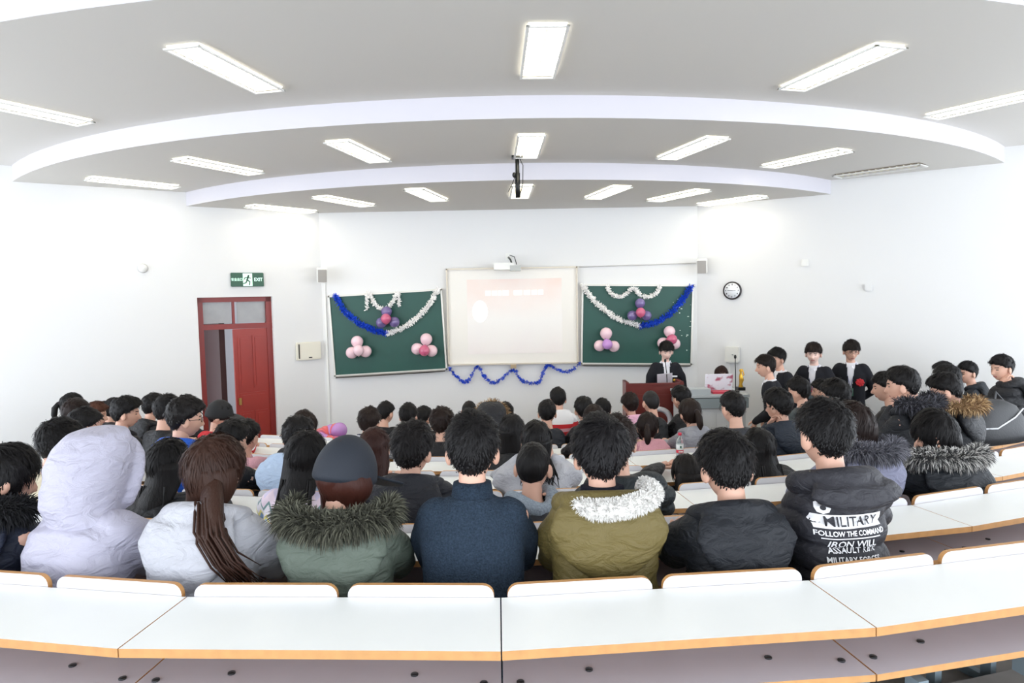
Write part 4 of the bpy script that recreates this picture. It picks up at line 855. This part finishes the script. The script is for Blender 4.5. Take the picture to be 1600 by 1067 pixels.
# second row
p((93, 694), 1, 'person in beige coat half hidden behind the raised white hood', (206, 196, 170), hair='short', near=True, hy=-20, lean=.12)
p((262, 727), 1, 'person with long straight black hair and glossy black jacket between two white coats', JET, hair='long', hairL=.38, near=True, lean=.18, hp=16)
p((478, 716), 1, 'long black-haired person in pastel zigzag-patterned sweater', hair='long', hairL=.36, near=True, lean=.16, hp=12, kind='knit', mats=banded('pastel_zigzag', [(.4, (226, 228, 234)), (.55, (70, 160, 130)), (.585, (232, 232, 236)), (.66, (216, 190, 216)), (.72, (150, 186, 226)), (.78, (236, 224, 140)), (.80, (230, 226, 234)), (.84, (120, 150, 150)), (.855, (232, 214, 228)), (.90, (214, 204, 230))], 1.1))
p((645, 706), 1, 'person in black hooded padded jacket seated before the navy sweater', (30, 32, 40), hair='bushy', hc=(28, 24, 25), hood=1.05, near=True, lean=.12, hy=-14, puff=.018, quilt=.09, vol=.85)
p((833, 731), 1, 'crew-cut person in charcoal coat and grey knitted scarf, chin on hand', CHAR, hair='buzz', near=True, lean=.16, hp=12, arms=('desk', 'chin'), scarf=(148, 160, 172), yaw=-12, w=1.02)
p((964, 693), 1, 'person in dark green-black puffer jacket hidden behind the olive parka', (30, 38, 42), hair='short', hc=DBROWN, near=True, lean=.12, puff=.025, quilt=.11)
p((1332, 668), 1, 'person in lavender-grey coat with grey fur hood behind the slogan jacket', (122, 124, 146), hair='bob', hc=DBROWN, hood=1.0, fur=.0, furc=((84, 84, 92), (124, 124, 132)), near=True, lean=.13, puff=.015)
p((1460, 682), 1, 'bobbed black-haired person in black jacket with frosted white-grey fur hood', (26, 30, 36), hair='bob', hs=1.12, hood=1.25, fur=-.01, furc=FURW, near=True, lean=.16, hp=8, arms=('ear', 'desk'), puff=.012, yaw=-6)
# third row
p((362, 690), 2, 'person in plain black jacket beside the pink fuzzy sleeve', (22, 23, 27), hair='short', lean=.17, hy=-25, hp=14, vol=1.1)
p((465, 684), 2, 'person in pale blue padded jacket with big hood down', (176, 196, 222), hair='short', hood=1.15, puff=.02, lean=.17, hp=14)
p((585, 702), 2, 'person with long reddish brown hair beside the black hooded jacket', (54, 40, 40), hair='long', hc=(64, 36, 30), hairL=.34, lean=.14)
p((838, 692), 2, 'person in white coat with dark bobbed hair and both hands at the ears', WHITE, hair='long', hairL=.2, lean=.17, arms='ear', puff=.02, hp=12)
p((1075, 742), 2, 'person in black coat slumped forward over the desk, hair falling down', (24, 24, 27), hair='long', hc=(30, 25, 24), lean=.30, hp=45, puff=.015)
p((1187, 702), 2, 'person with very long black hair in a black coat, head lowered', (23, 24, 28), hair='long', hairL=.36, lean=.2, hp=18)
p((290, 655), 2, 'person with glasses in bright blue jacket looking toward the stage', (30, 88, 190), hair='bushy', hc=(24, 21, 21), glasses=True, face=True, hy=-40, lean=.1, hood=True, vol=.9)
p((132, 668), 2, 'person in royal blue padded jacket near the door-side wall', (40, 84, 150), hair='short', puff=.022, quilt=.1, lean=.16, hp=10, hy=-20)
p((1410, 603), 2, 'person in black coat with dark grey fur hood, cheek on fist', (27, 29, 34), hair='short', hood=1.15, fur=.0, furc=FURD, arms=('chin', 'desk'), lean=.13, yaw=14, face=True, hy=20)
p((1478, 611), 2, 'person in black jacket with tan fur hood bending over the desk', (27, 29, 33), hair='short', hood=1.1, fur=.0, furc=FURT, lean=.18, hp=20, yaw=16, hy=15, face=True)
# fourth row
p((386, 683), 3, 'person with pink fuzzy coat behind the plain black jacket', (224, 172, 182), kind='fleece', hair='short', hc=BLACK, arms=('chin', 'desk'), lean=.14)
p((475, 669), 3, 'dark long-haired person beyond the pale blue hood', (30, 30, 36), hair='long', hc=DBROWN, lean=.15)
p((800, 676), 3, 'black-haired person bending low beside the raised tan-edged hood', (26, 27, 31), hair='bob', lean=.16, hp=18)
p((1145, 638), 3, 'person in dark grey jacket with short cropped hair, upright', (46, 48, 54), hair='short', lean=.08, hy=8, face=True, glasses=True, vol=.8)
p((1216, 635), 3, 'bespectacled person in dark navy jacket resting the chin on a hand', (34, 42, 54), hair='bushy', vol=.8, hood=True, arms=('chin', 'desk'), lean=.13, hy=18, face=True, glasses=True)
p((1305, 621), 3, 'person with tousled black hair and round navy hood in front of the suited men', (34, 40, 52), hair='bushy', hood=1.1, puff=.02, lean=.12, hy=15, face=True, arms='lap')
p((1384, 606), 3, 'person in black jacket leaning forward on a forearm near the clock-side wall', (25, 26, 30), hair='short', lean=.18, hy=25, face=True, yaw=10)
p((1480, 594), 3, 'black-haired person with a raised fist next to the tan fur hood', (26, 28, 34), hair='bushy', vol=.75, arms=('chin', 'desk'), lean=.15, hy=25, face=True, yaw=12)
p((1565, 576), 3, 'person in thick black puffer jacket covering the mouth with a hand', (26, 27, 31), hair='short', puff=.03, quilt=.1, hood=1.0, arms=('chin', 'desk'), lean=.1, hy=42, face=True, yaw=14)
p((197, 646), 3, 'person in black hooded coat showing a cheek, near the door', (24, 25, 29), hair='bushy', vol=.85, hood=1.05, face=True, hy=-38, lean=.13)
p((262, 643), 3, 'person in black jacket directly behind the bespectacled blue jacket', (26, 27, 31), hair='short', lean=.12, hy=-20)
p((118, 647), 3, 'person with dark hair and black coat by the empty door-side desks', (28, 28, 32), hair='short', hc=DBROWN, lean=.16)
# fifth row
p((1012, 668), 4, 'person with a ponytail and pale pink fleece jacket', (226, 168, 178), kind='fleece', hair='pony', hc=DBROWN, lean=.12, hy=-25, hood=True, face=True)
p((1078, 646), 4, 'person with low brown ponytail in light grey jacket', (150, 152, 160), hair='pony', hc=(44, 30, 26), lean=.1, hood=.9)
p((928, 656), 4, 'person with loose dark hair in front of the red and white jacket', (30, 28, 32), hair='bob', hc=DBROWN, lean=.13)
p((690, 663), 4, 'curly dark-haired person in plain black jacket in the middle rows', (24, 25, 29), hair='bushy', hc=DBROWN, lean=.13, puff=.012)
p((768, 657), 4, 'person with black hood raised, edged in tan fur', (30, 30, 34), hood_up=True, lean=.12, fur=.0, furc=FURT)
p((577, 661), 4, 'person in light grey vest with dark blue collar near the balloons', (200, 202, 206), hair='bushy', hc=DBROWN, vol=.8, lean=.13, hood=1.0, collar=((30, 40, 72), 'nylon', .1))
p((343, 649), 4, 'person with black cap in red and white jacket in front of the doorway', mats=banded('red_white_jacket', [(.4, (196, 36, 44)), (.74, (228, 228, 230)), (.83, (196, 36, 44))]), hair='short', cap=(22, 22, 24), lean=.12, hy=-45, face=True)
p((240, 636), 4, 'person in black coat, face hidden, close to the doorway', (25, 26, 30), hair='short', lean=.12, hood=True)
p((150, 649), 4, 'person with auburn-dyed hair beside the door-side wall', (34, 32, 36), hair='bushy', hc=AUBURN, vol=.8, hy=-35, face=True, lean=.13)
p((1248, 612), 4, 'person in grey-green jacket in front of the two suited men talking', (66, 74, 76), hair='short', lean=.1, hy=20, face=True, vol=1.1)
p((1418, 597), 4, 'black-haired person behind the dark fur hood near the clock-side wall', (38, 44, 54), hair='short', lean=.1, hy=15)
p((1475, 584), 4, 'person with neat black hair furthest along the clock-side wall', (28, 30, 34), hair='short', lean=.1, hy=30, face=True)
p((1512, 583), 4, 'person in black jacket with small hood, profile turned to the stage', (30, 34, 40), hair='short', lean=.1, hy=42, face=True, hood=.9)
# sixth row
p((984, 633), 6, 'person in light pink hoodie in front of the lectern', (232, 180, 206), hair='bushy', hc=DBROWN, vol=.8, hood=True, lean=.1)
p((1017, 629), 5, 'person with close-cropped grey-black hair below the lectern emblem', (28, 30, 32), hair='buzz', hc=(44, 42, 42), lean=.08)
p((1064, 623), 5, 'person in black jacket seated at the foot of the console', (22, 23, 26), hair='short', lean=.1, hy=12)
p((855, 646), 5, 'person in dark jacket just behind the red and white varsity jacket', (30, 34, 42), hair='short', lean=.1, hy=-10)
p((912, 641), 5, 'person with round black hair beside the pink hoodie', (26, 26, 30), hair='bushy', vol=.7, lean=.1)
p((638, 651), 5, 'person in black high-collared coat facing the chalkboard', (24, 25, 28), hair='short', lean=.1, hood=True)
p((292, 636), 5, 'person with short black hair next to the open door', (30, 30, 34), hair='short', lean=.1)
p((178, 639), 5, 'person with a dark bun of hair by the door-side wall', (30, 28, 32), hair='bun', lean=.1, hy=-20)
p((112, 634), 4, 'person with high black ponytail closest to the door-side wall', (24, 25, 29), hair='pony', lean=.12)
p((1284, 611), 5, 'person with bowed head directly in front of the man holding a red card', (34, 32, 34), hair='short', lean=.12, hy=25, face=True)
# seventh row
p((872, 624), 6, 'person in white and red varsity jacket sitting tall in the front row', mats=banded('varsity_jacket', [(.4, (196, 40, 46)), (.84, (200, 150, 160)), (.88, (196, 36, 44)), (.93, (228, 228, 230))]), hair='short', lean=.06, hood=.9)
p((942, 641), 6, 'black-haired person in the front row close to the pink hoodie', (26, 27, 30), hair='short', lean=.1)
p((662, 653), 6, 'person with short hair and black sports jacket in the front row', (26, 27, 31), hair='short', lean=.1, hy=-15)
p((603, 646), 6, 'front-row person nearest the balloon bunch, black jacket', (24, 25, 28), hair='short', lean=.1, hy=-12)
p((733, 643), 6, 'front-row person with shaved neckline straight before the screen', (28, 29, 32), hair='buzz', lean=.08)
p((790, 647), 6, 'front-row person in olive-brown coat beside the raised fur hood', (60, 56, 44), hair='short', lean=.1)

SEATS = [(a[1], locate(a[0], a[1], k.get('lean', .12)*.6)) for a, k in QUEUE]; RES = []
for i, (a, k) in enumerate(QUEUE):
    r_, h_ = SEATS[i]; lr = [.5, .5]
    for j, (r2_, h2) in enumerate(SEATS):
        if j != i and r2_ == r_:
            d_ = math.hypot(h2.x-h_.x, h2.y-h_.y)/2; q_ = 1 if h2.x > h_.x else 0; lr[q_] = min(lr[q_], d_)
    RES.append(person(*a, room=tuple(lr), **k))
o_olive, mil = RES[o_olive], RES[mil]; p = person
# ---- extra pieces on single people
e, jo, HM, sp, nz = o_olive
fl = MB(); q = random.Random(5); pts = [sp(1)+Vector((.135*math.cos(a_)+.03, -.055+.125*math.sin(a_), .045+.02*math.cos(a_))) for a_ in [math.radians(d_) for d_ in range(-175, 41, 12)]]
fl = fur_mesh(pts, .04, .016, 5000, 3, droop=0); o = fl.obj('fleece_lining', [mat('white_fleece', (232, 230, 226), .95), mat('white_fleece2', (214, 212, 208), .95)], e); o['kind'] = 'stuff'
# ---- standing and presenting people
SUIT = (27, 28, 34)
def st(px, Y, deg, grp=None): h = atY(*px, Y); return (h.x, h.y, h.z, deg, grp)
spk = p((1041, 549), 0, 'person in black suit reading from a paper at the lectern', SUIT, kind='suit', hair='fringe', stand=st((1041, 549), 9.42, 178), arms='read', face=True, shirt=True, badge=(180, 190, 200), lean=.03, hp=16, near=True, hy=4, sk=skin_p)
e = spk[0]; hm_ = spk[2]; z_ = spk[4]
MB().box((0, 0, 0), (.20, .002, .28)).obj('paper_sheet', mat('paper', (232, 230, 236), .8), None, False, e.matrix_world @ Matrix.Translation((.08, .40, z_-.20)) @ Matrix.Rotation(math.radians(-38), 4, 'X') @ Matrix.Rotation(.12, 4, 'Y'))
tag(bpy.data.objects['paper_sheet'], 'white sheet of paper held by the speaker', 'paper')
MB().box((-.10, spk[3](.72).y+.132, z_-.17), (.075, .006, .022)).obj('name_badge', mat('badge_white', (225, 226, 230), .5), e, False)
MB().ell((-.10, spk[3](.72).y+.130, z_-.225), (.02, .006, .02), 12, 8).obj('gold_pin', gold, e)
p((1330, 549), 0, 'suited person with glasses, green badge and red rosette by the wall', SUIT, kind='suit', hair='fringe', stand=st((1330, 549), 8.75, 150, 'suited people standing along the wall'), arms='back', face=True, shirt=True, badge=(60, 110, 90), glasses=True, lean=.03, hp=14, near=True, hy=20, hc=(34, 26, 24))
e0 = bpy.context.scene.objects[-1] if False else None
p((1271, 553), 0, 'suited person with blunt fringe holding a red card', SUIT, kind='suit', hair='fringe', stand=st((1271, 553), 8.6, 140, 'suited people standing along the wall'), arms='front', face=True, shirt=True, badge=(110, 130, 140), lean=.03, hp=8, near=True, hy=10, sk=skin_p, hc=DBROWN)
p((1214, 561), 0, 'suited person in white collar turned to the stage behind another suit', SUIT, kind='suit', hair='short', stand=st((1214, 561), 8.62, 100, 'suited people standing along the wall'), arms='side', face=True, shirt=True, lean=.04, hp=8, near=True, hy=10, vol=1.2)
p((1196, 573), 0, 'suited person seen from behind beside the console, head turned to the lectern', SUIT, kind='suit', hair='short', stand=st((1196, 573), 7.9, 62, 'suited people standing along the wall'), arms='front', face=True, shirt=True, lean=.06, hp=8, near=True, hy=20, hc=(38, 28, 26))
p((1127, 586), 0, 'seated person with short brown hair behind the laptop on the console', (40, 34, 38), hair='bob', hc=(60, 38, 32), vol=.8, stand=st((1127, 586), 9.3, 178), face=True, hp=6, lean=.12, near=True, sk=skin_p, hs=.95)
for nm, px, Y, rgb, lab in (('red_card', (1262, 608), 8.35, (200, 40, 50), 'red card held by the suited person with blunt fringe'),):
    c_ = atY(*px, Y); tag(MB().box((0, 0, 0), (.10, .01, .07)).obj(nm, mat('card_red', rgb, .5), None, False, Matrix.Translation(c_)), lab, 'card')
# rosette on the suited person with the green badge
ro = [o for o in COL.objects if o.get('label', '').startswith('suited person with glasses')][0]
rm = MB(); rm.ell((-.11, .15, 1.24), (.045, .02, .045), 14, 8)
for i in range(8): rm.ell((-.11+.035*math.cos(i*.785), .155, 1.24+.035*math.sin(i*.785)), (.018, .014, .018), 8, 6)
rm.obj('rosette', mat('rosette_red', (196, 34, 44), .6), ro)
# chair of the seated woman
wc = [o for o in COL.objects if o.get('label', '').startswith('seated person with short brown')][0].matrix_world
ch = empty('office_chair', wc, 'dark chair under the person behind the laptop', 'chair')
MB().box((0, .03, .36), (.42, .42, .03)).obj('seat', mat('chair_dark', (40, 40, 44), .7), ch, False); MB().box((0, -.20, .66), (.40, .03, .34)).obj('backrest', mat('chair_dark', (40, 40, 44), .7), ch, False)
for sx in (-1, 1):
    for sy in (-1, 1): MB().cyl((sx*.18, .03+sy*.18, 0), (sx*.18, .03+sy*.18, .346), .014, 8).obj('leg', steel, ch)
    MB().cyl((sx*.17, -.2, .35), (sx*.17, -.2, .55), .012, 8).obj('back_post', steel, ch)

# ------------------------------------------------------------ fuse the soft meshes
dg = bpy.context.evaluated_depsgraph_get(); dg.update(); done = []
for o, post in JOBS:
    if isinstance(post, tuple) and post[0] == 'share': continue
    done.append((o, post, bpy.data.meshes.new_from_object(o.evaluated_get(dg))))
for o, post, me in done:
    old = o.data; nm = old.name; o.modifiers.clear(); o.data = me; me.name = nm
    me.polygons.foreach_set('use_smooth', [True]*len(me.polygons))
    if callable(post): post(me)
    elif post and post[0] == 'join':
        ex = post[1]; bm = bmesh.new(); bm.from_mesh(me); vs = [bm.verts.new(v) for v in ex.v]
        for f, mi in zip(ex.f, ex.m):
            try: nf = bm.faces.new([vs[i] for i in f]); nf.material_index = mi; nf.smooth = True
            except ValueError: pass
        bm.to_mesh(me); bm.free()
for o, post in JOBS:
    if isinstance(post, tuple) and post[0] == 'share': o.data = post[1].data
# slogan print wrapped onto the back of the puffer jacket
e, jo, HM, sp, nz = mil; bvh = BVHTree.FromPolygons([v.co for v in jo.data.vertices], [tuple(f.vertices) for f in jo.data.polygons]); pr = mat('white_print', (232, 232, 234), .7)
def print_on(body, size, x, z, sx=1.0, bold=.0005, box=None, name='printed_lettering'):
    if box:
        me = bpy.data.meshes.new(name); nx, nz_ = 24, 4
        V = [(-box[0]/2+box[0]*i/nx, -box[1]/2+box[1]*j/nz_, 0) for j in range(nz_+1) for i in range(nx+1)]
        me.from_pydata(V, [], [(j*(nx+1)+i, j*(nx+1)+i+1, (j+1)*(nx+1)+i+1, (j+1)*(nx+1)+i) for j in range(nz_) for i in range(nx)])
    else:
        me = text_mesh(body, size, name, bold=bold, ext=0, sx=sx)
    bm = bmesh.new(); bm.from_mesh(me)
    for v in bm.verts:
        X, Z = x+v.co.x, z+v.co.y; hit = bvh.ray_cast(Vector((X, -1.0, Z)), Vector((0, 1, 0)))
        y_ = hit[0].y if hit[0] else -.16
        v.co = Vector((X, y_-(.006 if box is None else .004), Z))
    bm.to_mesh(me); bm.free(); return me
rz = nz-.098
for body, size, dz, sx, box in (('', 0, .0, 1, (.25, .046)), ('FOLLOW THE COMMAND', .025, -.040, .88, None), ('', 0, -.058, 1, (.22, .004)), ('IRON WILL', .034, -.080, 1.05, None), ('ASSAULT RISK', .027, -.103, 1.05, None), ('MILITARY FORCES', .027, -.134, .9, None), ('097#', .030, -.166, .9, None)):
    x_ = -.035 if body not in ('097#',) else -.10
    me = print_on(body, size, x_, rz+dz, sx, box=box); me.materials.append(pr); link_copy(me, 'printed_lettering', jo)
me = print_on('MILITARY', .048, -.035, rz, .98); me.materials.append(jacket_mat((44, 44, 50), 'nylon'))
for v in me.vertices: v.co.y -= .003
link_copy(me, 'printed_lettering', jo)
me = print_on('O', .05, -.13, rz+.045, 1.0, bold=.004); me.materials.append(pr); link_copy(me, 'printed_lettering', jo)
